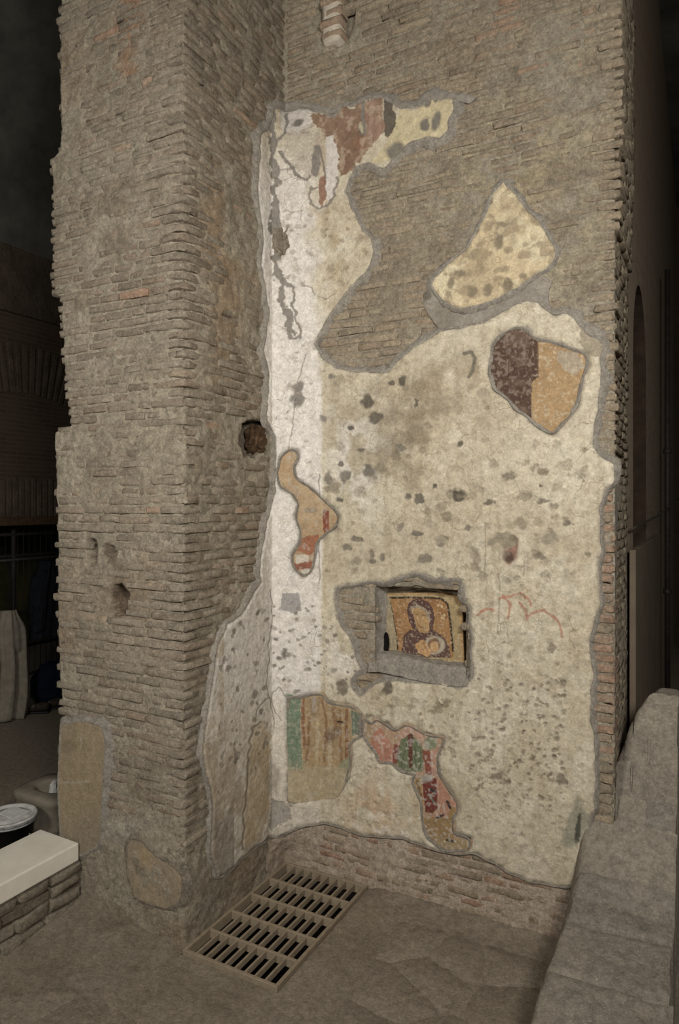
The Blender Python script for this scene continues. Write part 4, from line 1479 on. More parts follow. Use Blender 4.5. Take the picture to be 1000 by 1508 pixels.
lining('niche_sill', sill, (0, -.6, .6), 22, 60, .010, 307, M['edging'])
# small hole beside the icon: a near-black cap paints its inner shade
hv = []
cvc = IP(571, 946)
ccx, ccz = cvc[0] - 0.003, cvc[1]
V, F = lathe([(0.001, 0.001), (0.55, 0.001), (0.9, 0.0015), (1.0, 0.0)], 24)
V = [(ccx + v[0] * .022, YB + 0.068 - v[2] * 4, ccz + v[1] * .068) for v in V]
mesh_obj('cavity_shade', V, F, plain('cavity_dark', (14, 13, 12), (22, 20, 17), 20, 1, 0), nc)

# ---- patches on the pillar front


def paint_slab(px, py, s, z, ed):
    p = Paint(px, py, (154, 134, 98))
    p.blend(sstep(-.2, .5, fbm(s, z, 5, 4, 221)) * .6, (142, 124, 96))
    p.blend(sstep(1170, 1250, py) * .6, (142, 128, 106))
    p.line([(88, 1152), (110, 1153), (132, 1151)], 2.4, (176, 164, 140), .8, -.001)
    p.line([(118, 1080), (119, 1100)], 1.6, (176, 164, 140), .7)
    p.ell(100, 1100, 20, 8, (126, 108, 80), .5)
    p.blend((1 - sstep(.006, .02, ed)) * .5, (150, 142, 126))
    return p


a_, _, _ = patch('plaster', patchA, [], 0.008, front_map, lambda s, z, ed: .018 + .002 * fbm(s, z, 6, 3, 223), paint_slab, M['plaster'], pillar, 0.04, .003)
a_['label'] = 'smooth ochre plaster remnant low on the pillar'
edging('mortar_edging', patchA, front_map, a_, 0.03, .017, 0, False, 41)


def paint_slab2(px, py, s, z, ed):
    p = Paint(px, py, (158, 138, 106))
    p.blend(sstep(-.2, .5, fbm(s, z, 7, 4, 225)) * .6, (140, 124, 100))
    p.blend(np.exp(-((px - 210) / 16) ** 2 - ((py - 1262) / 16) ** 2) * .6, (170, 144, 96))
    return p


b_, _, _ = patch('plaster', patchB, [], 0.008, front_map, lambda s, z, ed: .016 + .003 * fbm(s, z, 7, 3, 227), paint_slab2, M['plaster'], pillar, 0.04, .004)
b_['label'] = 'pale plaster remnant at the foot of the pillar'
edging('mortar_edging', patchB, front_map, b_, 0.028, .015, 0, False, 43, M['stone'])


# ---- lumps: charred beam end, rubble, brick colonnette
def lump(name, c, r, mat, parent, seed, amp=.2, n=20, nz=12, flat=1.0):
    V = []
    for j in range(nz + 1):
        th = math.pi * j / nz
        for i in range(n):
            ph = 2 * math.pi * i / n
            d = np.array([math.sin(th) * math.cos(ph), math.sin(th) * math.sin(ph), math.cos(th)])
            d = np.sign(d) * np.abs(d) ** flat
            k = 1 + amp * float(fbm(np.array([d[0] * 1.3 + seed + d[1]]), np.array([d[2] * 1.3 - d[1]]), 2.2, 3, seed)[0])
            V.append(np.array(c) + d * np.array(r) * k)
    F = [(j * n + i, j * n + (i + 1) % n, (j + 1) * n + (i + 1) % n, (j + 1) * n + i) for j in range(nz) for i in range(n)]
    F = [f[::-1] for f in F]
    return mesh_obj(name, V, F, mat, parent, False)


bp = on_plane(384, 646, 0, XS)
wd = lump('timber_stub', (XS - .035, bp[1], bp[2]), (.05, .075, .085), M['wood'], pillar, 3, .35, 22, 14, .7)
wd['label'] = 'charred timber end in a putlog hole'
rp = surf(*[np.array([v]) for v in sz(413, 355)], np.array([.0]))[0]
rb = lump('rubble_stone', rp + np.array([0, 0, 0]), (.055, .05, .10), M['stone'], wb, 9, .45, 20, 14, .8)
rb['label'] = 'broken rubble stone lodged in the corner'
# brick stub standing in a broken chase at the top
cpx = on_plane(490, 30, 1, YB)
for i in range(6):
    zt = cpx[2] - .10 + i * .072
    Vb, Fb = brick_mesh(.15 + .012 * math.sin(i * 2.3), .050, .10, .007, .012, seed=700 + i)
    W = Vb + np.array([cpx[0] + .006 * math.sin(i * 4.1), YB - .035 + .006 * math.cos(i * 3), zt])
    mesh_obj('brick', W, Fb, M['brick_red'], wb, True, None, np.full(len(W), .13 * i))
Vb, Fb = brick_mesh(.125, .46, .10, .006, .012, seed=720)
mesh_obj('stub_mortar', Vb + np.array([cpx[0], YB - .024, cpx[2] + .08]), Fb, plain('white_mortar', (160, 150, 132), (192, 182, 164), 30, .95, .6), wb)

# ------------------------------------------------------------------ floor
GX0, GX1, GY0, GY1 = -2.462, -1.848, 2.803, 3.838
fs = 0.022
gx, gy = np.meshgrid(np.arange(-4.6, 0.9, fs), np.arange(1.2, 4.2, fs))
fx_, fy_ = gx.ravel(), gy.ravel()
fx_ = fx_ + RNG.uniform(-.25, .25, fx_.size) * fs; fy_ = fy_ + RNG.uniform(-.25, .25, fy_.size) * fs
cgx, cgy = np.meshgrid(np.arange(-11, 5, .5), np.arange(-4, 16, .5))
far = ~((cgx > -4.7) & (cgx < 1.0) & (cgy > 1.1) & (cgy < 4.3))
fx_ = np.r_[fx_, cgx[far]]; fy_ = np.r_[fy_, cgy[far]]
inh = (fx_ > GX0 + .0) & (fx_ < GX1 - .0) & (fy_ > GY0) & (fy_ < GY1)
nearh = (fx_ > GX0 - .01) & (fx_ < GX1 + .01) & (fy_ > GY0 - .01) & (fy_ < GY1 + .01)
fx_, fy_ = fx_[~nearh], fy_[~nearh]
rim = resample([(GX0, GY0), (GX1, GY0), (GX1, GY1), (GX0, GY1)], .03, True)
rim = np.array([(GX0, GY0), (GX1, GY0), (GX1, GY1), (GX0, GY1)])
rl = []
for i in range(4):
    a, b = rim[i], rim[(i + 1) % 4]
    n = 24
    for t in range(n): rl.append(a + (b - a) * t / n)
rl = np.array(rl)
pts = np.vstack([rl, np.c_[fx_, fy_]])
r = delaunay_2d_cdt([Vector(p) for p in pts.tolist()], [(i, (i + 1) % len(rl)) for i in range(len(rl))], [], 0, 1e-6)
V2 = np.array([tuple(v) for v in r[0]]); T = np.array([f for f in r[2] if len(f) == 3])
cn = V2[T].mean(1)
T = T[~((cn[:, 0] > GX0) & (cn[:, 0] < GX1) & (cn[:, 1] > GY0) & (cn[:, 1] < GY1))]
x, y = V2[:, 0], V2[:, 1]
zf = 0.006 * fbm(x, y, 2.0, 3, 401) + 0.004 * fbm(x, y, 9, 3, 403) + .0015 * fbm(x, y, 30, 2, 405)
dp = np.maximum(np.maximum(-3.5 - x, x - XS), YF - y)          # distance from the pillar foot
zf += 0.055 * np.exp(-np.clip(dp, 0, 9) / .16) * (x < -2.55) * (1 + .5 * fbm(x, y, 7, 3, 407)) * (y < 3)
zf += 0.025 * np.exp(-np.clip(YB - y, 0, 9) / .10) * (x > GX1 + .03) * (1 + .5 * fbm(x, y, 7, 3, 409))
zf += 0.03 * np.exp(-np.clip(x + 3.3, 0, 9) / .12) * (y < 2.9) * (x > -3.3) * (1 + .5 * fbm(x, y, 7, 3, 411))
dg = np.hypot(np.clip(np.maximum(GX0 - x, x - GX1), 0, 9), np.clip(np.maximum(GY0 - y, y - GY1), 0, 9))
zf = np.where(dg < .05, zf * .4 + .004, zf)
zf = np.where((y > 4.3) | (x < -4.7), 0, zf)
px, py = project(np.c_[x, y, zf])
p = Paint(px, py, (147, 135, 117))
p.blend(sstep(-.2, .5, fbm(x, y, 2.2, 4, 413)) * .6, (146, 134, 114))
p.blend(sstep(.0, .6, fbm(x, y, 5, 4, 415)) * .5, (126, 114, 96))
p.blend(sstep(.3, .6, fbm(x, y, 14, 4, 417)) * .4, (158, 146, 126))
V3 = np.c_[x, y, zf]
a, b, c = V3[T[:, 0]], V3[T[:, 1]], V3[T[:, 2]]
fl = np.cross(b - a, c - a)[:, 2] < 0
T[fl] = T[fl][:, ::-1]
floor = mesh_obj('floor', V3, T, M['floor'], None, True, p.c)
tag(floor, 'dusty trodden earth and stone floor', 'floor', None, 'structure')
# shaft below the grate
bm = bmesh.new()
vs = [bm.verts.new(q) for q in [(GX0, GY0, .0), (GX1, GY0, .0), (GX1, GY1, .0), (GX0, GY1, .0), (GX0, GY0, -.7), (GX1, GY0, -.7), (GX1, GY1, -.7), (GX0, GY1, -.7)]]
for f in [(0, 1, 5, 4), (1, 2, 6, 5), (2, 3, 7, 6), (3, 0, 4, 7), (4, 5, 6, 7)]: bm.faces.new([vs[i] for i in f])
bm_obj('drain_shaft', bm, M['pit'], floor)


# paving slabs: cells of a jittered Voronoi clipped to an area
def clip_half(poly, p, n):
    out = []
    for i in range(len(poly)):
        a, b = poly[i], poly[(i + 1) % len(poly)]
        da, db = (a - p) @ n, (b - p) @ n
        if da <= 0: out.append(a)
        if da * db < 0: out.append(a + (b - a) * (da / (da - db)))
    return out


def paving(x0, x1, y0, y1, nx, ny, seed, top):
    r = np.random.default_rng(seed)
    S = []
    for i in range(nx):
        for j in range(ny):
            S.append((x0 + (i + .5 + r.uniform(-.38, .38)) * (x1 - x0) / nx, y0 + (j + .5 + r.uniform(-.38, .38)) * (y1 - y0) / ny))
    S = np.array(S)
    for i, s_ in enumerate(S):
        poly_ = [np.array(q) for q in [(x0, y0), (x1, y0), (x1, y1), (x0, y1)]]
        for j, t_ in enumerate(S):
            if i == j: continue
            d = t_ - s_
            L = np.hypot(*d)
            poly_ = clip_half(poly_, (s_ + t_) / 2 - d / L * .0008, d / L)
            if len(poly_) < 3: break
        if len(poly_) < 3: continue
        R = resample(np.array(poly_), .035, True, .007, i)
        c = R.mean(0)
        n = len(R); tz = top + r.normal(0, .0012)
        V = [(q[0], q[1], -.03) for q in R] + [(q[0], q[1], tz - .0014) for q in R] + [tuple(c + (q - c) * .985) + (tz,) for q in R] + [(c[0], c[1], tz + .001)]
        F = []
        for k in range(n):
            m = (k + 1) % n
            F += [(k, m, n + m, n + k), (n + k, n + m, 2 * n + m, 2 * n + k), (2 * n + k, 2 * n + m, 3 * n)]
        cc = (np.array([147, 135, 117]) + r.normal(0, 2.0))
        mesh_obj('paving_slab', V, F, M['floor'], floor, True, np.tile(lin(cc), (len(V), 1)))


paving(-1.55, -.66, 1.7, 3.66, 3, 6, 3, .0035)
paving(-3.2, -2.3, 1.4, 2.35, 2, 3, 8, .0035)

# ------------------------------------------------------------------ drain grate
gr = empty('drain_grate', (0, 0, 0))
tag(gr, 'rusty cast iron drain grate set in the floor beside the pillar', 'grate')
ZT = 0.030
bm = bmesh.new()
t = .024
e = .004
for lo, hi in [((GX0 + e, GY0 + e, -.03), (GX1 - e, GY0 + t, ZT)), ((GX0 + e, GY1 - t, -.03), (GX1 - e, GY1 - e, ZT)), ((GX0 + e, GY0 + t, -.03), (GX0 + t, GY1 - t, ZT)), ((GX1 - t, GY0 + t, -.03), (GX1 - e, GY1 - t, ZT))]:
    box_bm(bm, lo, hi, .003)
bm_obj('frame', bm, M['iron'], gr)
ly = (GY1 - t) - (GY0 + t)
for i in range(1, 5):
    yc = GY0 + t + ly * i / 5
    bm = bmesh.new(); box_bm(bm, (GX0 + t, yc - .009, -.02), (GX1 - t, yc + .009, ZT - .001), .003)
    bm_obj('cross_bar', bm, M['iron'], gr)
lx = (GX1 - t) - (GX0 + t)
for i in range(1, 9):
    xc = GX0 + t + lx * i / 9
    for j in range(5):
        y0 = GY0 + t + ly * j / 5 + (.010 if j else 0); y1 = GY0 + t + ly * (j + 1) / 5 - (.010 if j < 4 else 0)
        bm = bmesh.new()
        xo = xc + (j % 2) * .006
        box_bm(bm, (xo - .0065, y0, -.006), (xo + .0065, y1, ZT - .003), .002)
        bm_obj('slat', bm, M['iron'], gr)

# ------------------------------------------------------------------ ruined masonry stub at the right
WR_X0, WR_X1 = -.70, -.115
prof_y = np.array([1.2, 2.2, 2.9, 3.3, 3.58, 3.75, 3.9, 4.0, 4.07, 4.16, 4.25, 4.45])
prof_z = np.array([.16, .22, .29, .36, .43, .56, .77, .92, 1.05, 1.22, 1.36, 1.36])


def stub_top(x, y):
    z = np.interp(y, prof_y, prof_z)
    u = (x - WR_X0) / (WR_X1 - WR_X0)
    # the left flank is battered: it drops towards the floor
    lim = np.interp(y, [1.2, 3.0, 3.85, 4.3], [.08, .09, .16, .5])
    drop = (1 - sstep(0, 1, (x - WR_X0) / lim))
    return z * (1 - drop * np.where(y > 3.6, .9, .95)) + .012 * fbm(x, y, 5, 3, 501) + .006 * fbm(x, y, 18, 3, 503)


def block(name, x0, x1, y0, y1, zf_, parent, mat, base=0.0, step=.02, bev=.012, rnd=0.0, seed=0):
    nx = max(4, int((x1 - x0) / step)); ny = max(4, int((y1 - y0) / step))
    xs, ys = np.linspace(x0, x1, nx), np.linspace(y0, y1, ny)
    Xg, Yg = np.meshgrid(xs, ys)
    x, y = Xg.ravel(), Yg.ravel()
    e = np.minimum(np.minimum(x - x0, x1 - x), np.minimum(y - y0, y1 - y))
    x = x + .006 * fbm(x, y, 11, 2, seed + 1) * 1.0; y = y + .006 * fbm(x, y, 11, 2, seed + 2)
    z = np.maximum(zf_(x, y) - bev * (1 - sstep(0, bev * 1.6, e)) ** 2, base + .005)
    V = np.c_[x, y, z]
    F = grid_faces(nx, ny).tolist()
    rg = list(range(nx)) + [nx * (k + 1) - 1 for k in range(1, ny)] + [nx * (ny - 1) + k for k in range(nx - 2, -1, -1)] + [nx * k for k in range(ny - 2, 0, -1)]
    o = len(V)
    V = np.vstack([V, np.c_[x[rg], y[rg], np.full(len(rg), base)]])
    n = len(rg)
    for i in range(n):
        j = (i + 1) % n
        F.append((rg[j], rg[i], o + i, o + j))
    ob = mesh_obj(name, V, F, mat, parent, True, None, np.full(len(V), rnd))
    try: ob.data.set_sharp_from_angle(angle=math.radians(48))
    except Exception: pass
    return ob


core = block('wall_right', WR_X0 + .01, WR_X1 - .01, 1.25, 4.4, lambda x, y: stub_top(x, y) - .03, None, M['stone_right'])
tag(core, 'ruined sloping masonry stub projecting from the end of the plastered wall', 'low wall', None, 'structure')
rr = np.random.default_rng(21)
ycuts = [1.25, 1.75, 2.28, 2.72, 3.12, 3.44, 3.70, 3.88]
for i in range(len(ycuts) - 1):
    o_ = rr.normal(0, .005); sl = rr.normal(0, .012)
    block('stone', WR_X0 + rr.uniform(0, .015), WR_X1 + rr.uniform(-.01, .01), ycuts[i] + .003, ycuts[i + 1] - .003,
          lambda x, y, o_=o_, sl=sl: stub_top(x, y) + o_ + sl * (x + .4), core, M['stone_right'], 0, .018, .012, rr.random(), i * 13)
# rubble courses of the steep upper face
for j, (y0, y1) in enumerate([(3.885, 3.965), (3.965, 4.04), (4.04, 4.115), (4.115, 4.20), (4.20, 4.42)]):
    xs = [(-.40, -.115)] if j == 4 else [(-.56, -.40), (-.40, -.26), (-.26, -.115)] if j % 2 == 0 else [(-.50, -.34), (-.34, -.115)]
    if j >= 2: xs = [(max(a, -.385), b) for a, b in xs if b > -.36]
    for a, b in xs:
        o_ = rr.normal(0, .015)
        block('stone', a + .004, b - .004, y0 + .003, y1 - .003, lambda x, y, o_=o_: stub_top(x, y) + o_, core, M['stone_right'], 0.1, .014, .012, rr.random(), j * 17 + int(a * 90))

# ------------------------------------------------------------------ low wall at the left with its white coping
LX, LY1 = -3.27, 2.84
lw = block('wall_low', -3.62, LX - .03, 1.0, LY1, lambda x, y: .275 + 0 * x, None, plain('gap_mortar', (70, 60, 48), (92, 80, 64), 25, .95, .6), 0, .04)
tag(lw, 'low rubble wall running forward from the pillar foot', 'low wall', None, 'structure')
rr = np.random.default_rng(33)
zc0 = 0.0
for k, hgt in enumerate([.080, .076, .070, .066]):
    y = LY1
    while y > 1.15:
        L = rr.uniform(.16, .36)
        Vb, Fb = brick_mesh(L - .008, hgt - .006, .09, .010, .010, seed=int(rr.integers(1, 9999)))
        m_ = rot_basis(Vector((0, 1, 0)), Vector((-1, 0, 0)), (LX + rr.normal(0, .010), y - L / 2, zc0 + hgt / 2))
        W = Vb @ np.array(m_)[:3, :3].T + np.array(m_)[:3, 3]
        W[:, 2] += .005 * fbm(W[:, 1], W[:, 1] * 0, 7, 2, k) * (k < 3)
        W[:, 2] = np.minimum(W[:, 2], .296)
        mesh_obj('stone', W, Fb, M['stone'], lw, True, None, np.full(len(W), rr.random()))
        y -= L
    zc0 += hgt
# coping beam
cb = []
bm = bmesh.new()
box_bm(bm, (-3.60, 1.15, .300), (-3.262, LY1 - .02, .412), .008, 2)
for v in bm.verts:
    if v.co.x < -3.5 and v.co.z > .38: v.co.z -= .0
    v.co.x += .004 * math.sin(v.co.y * 7); v.co.z += .003 * math.sin(v.co.y * 5)
    if v.co.x > -3.4 and v.co.y > 2.7 and v.co.z > .38: v.co.z -= .006
cbm = bm_obj('coping_block', bm, M['whitestone'])
tag(cbm, 'long white coping block lying on the low rubble wall', 'coping')

# ------------------------------------------------------------------ bucket and tub behind the low wall
bk = empty('bucket', (-3.95, 2.86, 0))
tag(bk, 'black plastic bucket with a whitened lid behind the coping', 'bucket')
M['black'] = plain('black_plastic', (14, 14, 14), (24, 23, 22), 40, .5, .1, .4)
M['lid'] = plain('dusty_lid', (150, 148, 142), (212, 208, 198), 14, .7, .15, .3)
V, F = lathe([(0, 0), (.125, 0), (.13, .01), (.150, .36), (.158, .362), (.158, .385), (.150, .387)], 40)
mesh_obj('body', V, F, M['black'], bk)
V, F = lathe([(.166, .375), (.170, .385), (.170, .408), (.164, .414), (.152, .412), (.146, .402), (.118, .402), (.112, .408), (.0, .406)], 40)
lid = mesh_obj('lid', V, F, M['lid'], bk)
V, F = lathe([(.171, .386), (.174, .392), (.174, .402), (.171, .406)], 40)
mesh_obj('lid_rim', V, F, plain('grey_rim', (88, 88, 86), (150, 148, 142), 40, .6, .1, .3), lid)
bm = bmesh.new(); box_bm(bm, (-.09, -.02, .406), (.07, .10, .409), .001)
lb_ = bm_obj('paper_label', bm, plain('paper', (186, 184, 178), (220, 216, 208), 30, .9, 0), lid)
V, F = tube([(.158 * math.cos(a), .158 * math.sin(a), .36 - .13 * math.sin((a + .2) * 1) * 1) for a in np.linspace(.2, 2.6, 14)], .004, 6)
mesh_obj('handle', V, F, plain('wire', (120, 118, 112), (150, 148, 140), 30, .4, 0, .4, .6), bk)

# rounded grey tub with an opening
tp = on_floor(66, 1262)
tb = empty('plastic_tub', (-4.06, 3.29, 0))
tb.scale = (1, 1, 1.2)
tag(tb, 'dusty grey plastic tub with an oval opening behind the bucket', 'tub')
M['tub'] = plain('grey_tub', (112, 104, 90), (136, 127, 110), 8, .75, .12, .2)


def sq_ring(r, z, n=36, pw=.45, sx=1.0, sy=.8):
    R = []
    for k in range(n):
        a = 2 * math.pi * k / n
        c_, s_ = math.cos(a), math.sin(a)
        R.append((math.copysign(abs(c_) ** pw, c_) * r * sx, math.copysign(abs(s_) ** pw, s_) * r * sy, z))
    return R


V = []; n = 36
for r_, z_ in [(.001, 0), (.20, 0), (.215, .02), (.225, .16), (.232, .17), (.226, .18), (.235, .30), (.245, .31), (.245, .335), (.235, .345)]: V += sq_ring(r_, z_)
for r_, z_ in [(.20, .348), (.15, .352), (.13, .348), (.12, .33), (.118, .18), (.001, .17)]: V += sq_ring(r_, z_, n, .8)
F = [(j * n + i, j * n + (i + 1) % n, (j + 1) * n + (i + 1) % n, (j + 1) * n + i) for j in range(15) for i in range(n)]
tubo = mesh_obj('body', V, F, M['tub'], tb)
sc = lump('paper_scrap', (-4.02, 3.27, .36), (.045, .035, .10), M['lid'], None, 5, .3)
tag(sc, 'crumpled white scrap poking out of the grey tub', 'scrap')

# ------------------------------------------------------------------ background left: hall wall, opening, clothes


def far_brick(name, c1, c2, mort):
    m, nt, b = nodes(name)
    tc = position(nt)
    sp_ = nt.nodes.new('ShaderNodeSeparateXYZ'); cb_n = nt.nodes.new('ShaderNodeCombineXYZ')
    nt.links.new(tc, sp_.inputs[0])
    nt.links.new(sp_.outputs[1], cb_n.inputs[0]); nt.links.new(sp_.outputs[2], cb_n.inputs[1])
    br = nt.nodes.new('ShaderNodeTexBrick')
    nt.links.new(cb_n.outputs[0], br.inputs['Vector'])
    br.inputs['Color1'].default_value = (*lin(c1), 1); br.inputs['Color2'].default_value = (*lin(c2), 1); br.inputs['Mortar'].default_value = (*lin(mort), 1)
    br.inputs['Scale'].default_value = 1.0; br.inputs['Brick Width'].default_value = .26; br.inputs['Row Height'].default_value = .055; br.inputs['Mortar Size'].default_value = .008
    n_ = noise(nt, tc, 3, 5, .6)
    col = mix(nt, fac_ramp(nt, n_, .35, .65, 0, .6), br.outputs['Color'], mort)
    nt.links.new(col, b.inputs['Base Color'])
    bump(nt, b, br.outputs['Fac'], -.6, .01)
    return m


HX = -7.4
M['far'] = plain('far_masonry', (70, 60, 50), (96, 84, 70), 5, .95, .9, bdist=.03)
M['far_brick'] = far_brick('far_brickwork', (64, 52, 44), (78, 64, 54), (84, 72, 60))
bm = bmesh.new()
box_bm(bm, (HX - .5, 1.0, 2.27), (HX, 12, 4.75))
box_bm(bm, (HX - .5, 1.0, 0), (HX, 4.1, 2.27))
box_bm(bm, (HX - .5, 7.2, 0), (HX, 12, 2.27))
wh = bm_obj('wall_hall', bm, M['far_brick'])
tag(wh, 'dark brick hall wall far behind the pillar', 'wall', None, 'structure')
# voussoirs of the flat arch over the opening and of the relieving arch above
for k in range(34):
    y = 4.3 + k * .085
    bm = bmesh.new(); box_bm(bm, (HX - .02, y, 2.27), (HX + .022, y + .06, 2.74 + .02 * math.sin(k * 2.1)), .006)
    bm_obj('voussoir', bm, M['far'], wh)
for k in range(26):
    an = math.radians(62 + k * 2.6)
    cyy, czz = 5.6, 1.9
    y, zz_ = cyy + 2.2 * math.cos(an), czz + 2.2 * math.sin(an)
    bm = bmesh.new(); vs = box_bm(bm, (-.02, -.030, -.3), (.022, .030, .3), .006)
    bmesh.ops.rotate(bm, verts=bm.verts, cent=(0, 0, 0), matrix=Matrix.Rotation(an - math.pi / 2, 3, 'X'))
    bmesh.ops.translate(bm, verts=bm.verts, vec=(HX, y, zz_))
    bm_obj('voussoir', bm, M['far'], wh)
bm = bmesh.new(); box_bm(bm, (HX - .5, 1, 4.75), (HX + .05, 12, 5.55), .01)
bm_obj('upper_band', bm, M['far'], wh)
bm = bmesh.new(); box_bm(bm, (HX - .02, 4.1, 2.17), (HX + .06, 7.2, 2.27), .005)
bm_obj('lintel', bm, M['wood'], wh)
# vault
V = []; nu, nv = 40, 44
for j in range(nv):
    y = -3 + j * (19 / (nv - 1))
    for i in range(nu):
        a = math.pi * i / (nu - 1)
        xv = -2.2 - 5.25 * math.cos(a); zv = 5.5 + 3.0 * math.sin(a)
        V.append((xv, y, zv + .05 * float(fbm(np.array([xv]), np.array([y]), .8, 3, 7)[0])))
V = np.array(V); F = grid_faces(nu, nv)
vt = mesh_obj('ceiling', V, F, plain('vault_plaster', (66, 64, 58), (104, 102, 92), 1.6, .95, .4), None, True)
tag(vt, 'dark grey barrel vault high above the hall', 'ceiling', None, 'structure')
# yard wall beyond the opening
bm = bmesh.new(); box_bm(bm, (-10.4, 2, 0), (-10.2, 10, 4.6))
yw = bm_obj('wall_yard', bm, plain('mossy_wall', (46, 52, 30), (92, 88, 56), 3, .95, .5))
tag(yw, 'mossy green yard wall seen through the mesh fence', 'wall', None, 'structure')
# mesh fence in the opening
fn = empty('mesh_fence', (HX - .25, 5.5, 0))
tag(fn, 'dark steel mesh fence behind the hanging clothes', 'fence')
M['steel'] = plain('dark_steel', (48, 46, 42), (66, 62, 56), 20, .6, .1, .3, .3)


def bar(name, a, b, r, mat, parent, n=6):
    V, F = tube([a, b], r, n)
    return mesh_obj(name, V, F, mat, parent, True)


for y in (-1.2, -.12, .1, 1.3): bar('post', (0, y, 0), (0, y, 2.17), .03, M['steel'], fn)
for z_ in (.25, .62, 1.05, 1.78, 2.05): bar('rail', (0, -1.4, z_), (0, 1.5, z_), .022, M['steel'], fn)
V = []; F = []
for k in range(34):
    v_, f_ = tube([(0.01, -1.38 + k * .085, .1), (0.01, -1.38 + k * .085, 2.1)], .004, 4)
    F += [tuple(i + len(V) for i in f) for f in f_]; V += v_
wm = mesh_obj('wire_mesh', V, F, M['steel'], fn); wm['kind'] = 'stuff'
# clothes rail
crl = empty('clothes_rail', (HX + .55, 5.3, 0))
tag(crl, 'thin steel clothes rail in front of the fence', 'rail')
bar('rail', (0, -.9, 1.80), (0, 1.25, 1.80), .016, M['steel'], crl)
for y in (-.9, 1.25): bar('post', (0, y, 0), (0, y, 1.80), .016, M['steel'], crl)


def cloth(name, c, w, d, z0, z1, mat, folds, seed, prof, parent=None, split=0.0):
    """hanging garment: closed sheet tube with vertical folds; prof(t)->(width scale, y shift)"""
    n, m = 56, 30
    V = []
    r_ = np.random.default_rng(seed)
    for j in range(m + 1):
        t = j / m
        ws, ys = prof(t)
        for i in range(n):
            a = 2 * math.pi * i / n
            f = 1 + .22 * math.sin(folds * a + 2.2 * t + seed) * (0.4 + .6 * (1 - t)) + .1 * math.sin(a * 11 + t * 6)
            yy = math.cos(a) * w * ws * (1 + .05 * math.sin(9 * t + a)) + ys
            xx = math.sin(a) * d * f * (.6 + .4 * ws)
            if split and t < split and abs(math.cos(a)) < .3: xx *= .3
            V.append((c[0] + xx, c[1] + yy, z0 + (z1 - z0) * t + .012 * math.sin(a * 3 + seed) * (1 - t)))
    F = [(j * n + i, j * n + (i + 1) % n, (j + 1) * n + (i + 1) % n, (j + 1) * n + i) for j in range(m) for i in range(n)]
    F.append(tuple(range(n))[::-1]); F.append(tuple(range(m * n, (m + 1) * n)))
    return mesh_obj(name, V, F, mat, parent, True)


M['trouser'] = plain('work_trousers', (120, 112, 98), (146, 138, 122), 12, .95, .4)
M['jacket'] = plain('dark_jacket', (20, 22, 26), (34, 36, 40), 14, .9, .4)
M['blue'] = plain('blue_cloth', (14, 18, 30), (22, 28, 44), 12, .9, .4)
tpos = on_plane(20, 960, 0, HX + .62)
tr = empty('work_trousers', (HX + .55, tpos[1] + .02, 0))
tag(tr, 'off-white work overalls hanging from the clothes rail', 'overalls')
cloth('garment', (0, 0, 0), .185, .10, .02, 1.24, M['trouser'], 6, 1, lambda t: (1.0 - .12 * t - .45 * float(sstep(.80, 1, t)) + .07 * math.sin(t * 9), .05 * math.sin(t * 4)), tr, .62)
bar('strap', (0, -.02, 1.22), (0, -.02, 1.80), .006, M['jacket'], tr)
jp = on_plane(60, 890, 0, HX + .58)
jk = empty('dark_jacket', (HX + .55, jp[1] + .10, 0))
tag(jk, 'black jacket hanging beside the pale overalls', 'jacket')
cloth('body', (0, 0, 0), .21, .13, .86, 1.76, M['jacket'], 5, 2, lambda t: (1.0 - .62 * sstep(.72, 1, t), 0), jk)
cloth('sleeve', (.05, -.17, 0), .06, .07, .95, 1.66, M['jacket'], 3, 3, lambda t: (1 - .1 * t, .06 * t), jk)
cloth('sleeve', (.05, .17, 0), .06, .07, .92, 1.66, M['jacket'], 3, 5, lambda t: (1 - .1 * t, -.06 * t), jk)
bar('hanger_hook', (0, 0, 1.74), (0, 0, 1.82), .006, M['steel'], jk)
kp = on_plane(4, 860, 0, HX + .56)
jk2 = cloth('dark_shirt', (HX + .52, kp[1] - .24, 0), .16, .09, 1.15, 1.77, plain('rust_shirt', (26, 20, 18), (40, 28, 22), 12, .9, .3), 4, 8, lambda t: (1 - .6 * sstep(.7, 1, t), 0))
tag(jk2, 'dark brown shirt hanging left of the overalls', 'shirt')
bp_ = on_plane(74, 1000, 0, HX + .35)
bg = lump('blue_bag', (HX + .4, bp_[1], .26), (.18, .26, .27), M['blue'], None, 12, .2, 22, 14, .85)
tag(bg, 'dark blue bag slumped on the floor below the jacket', 'bag')


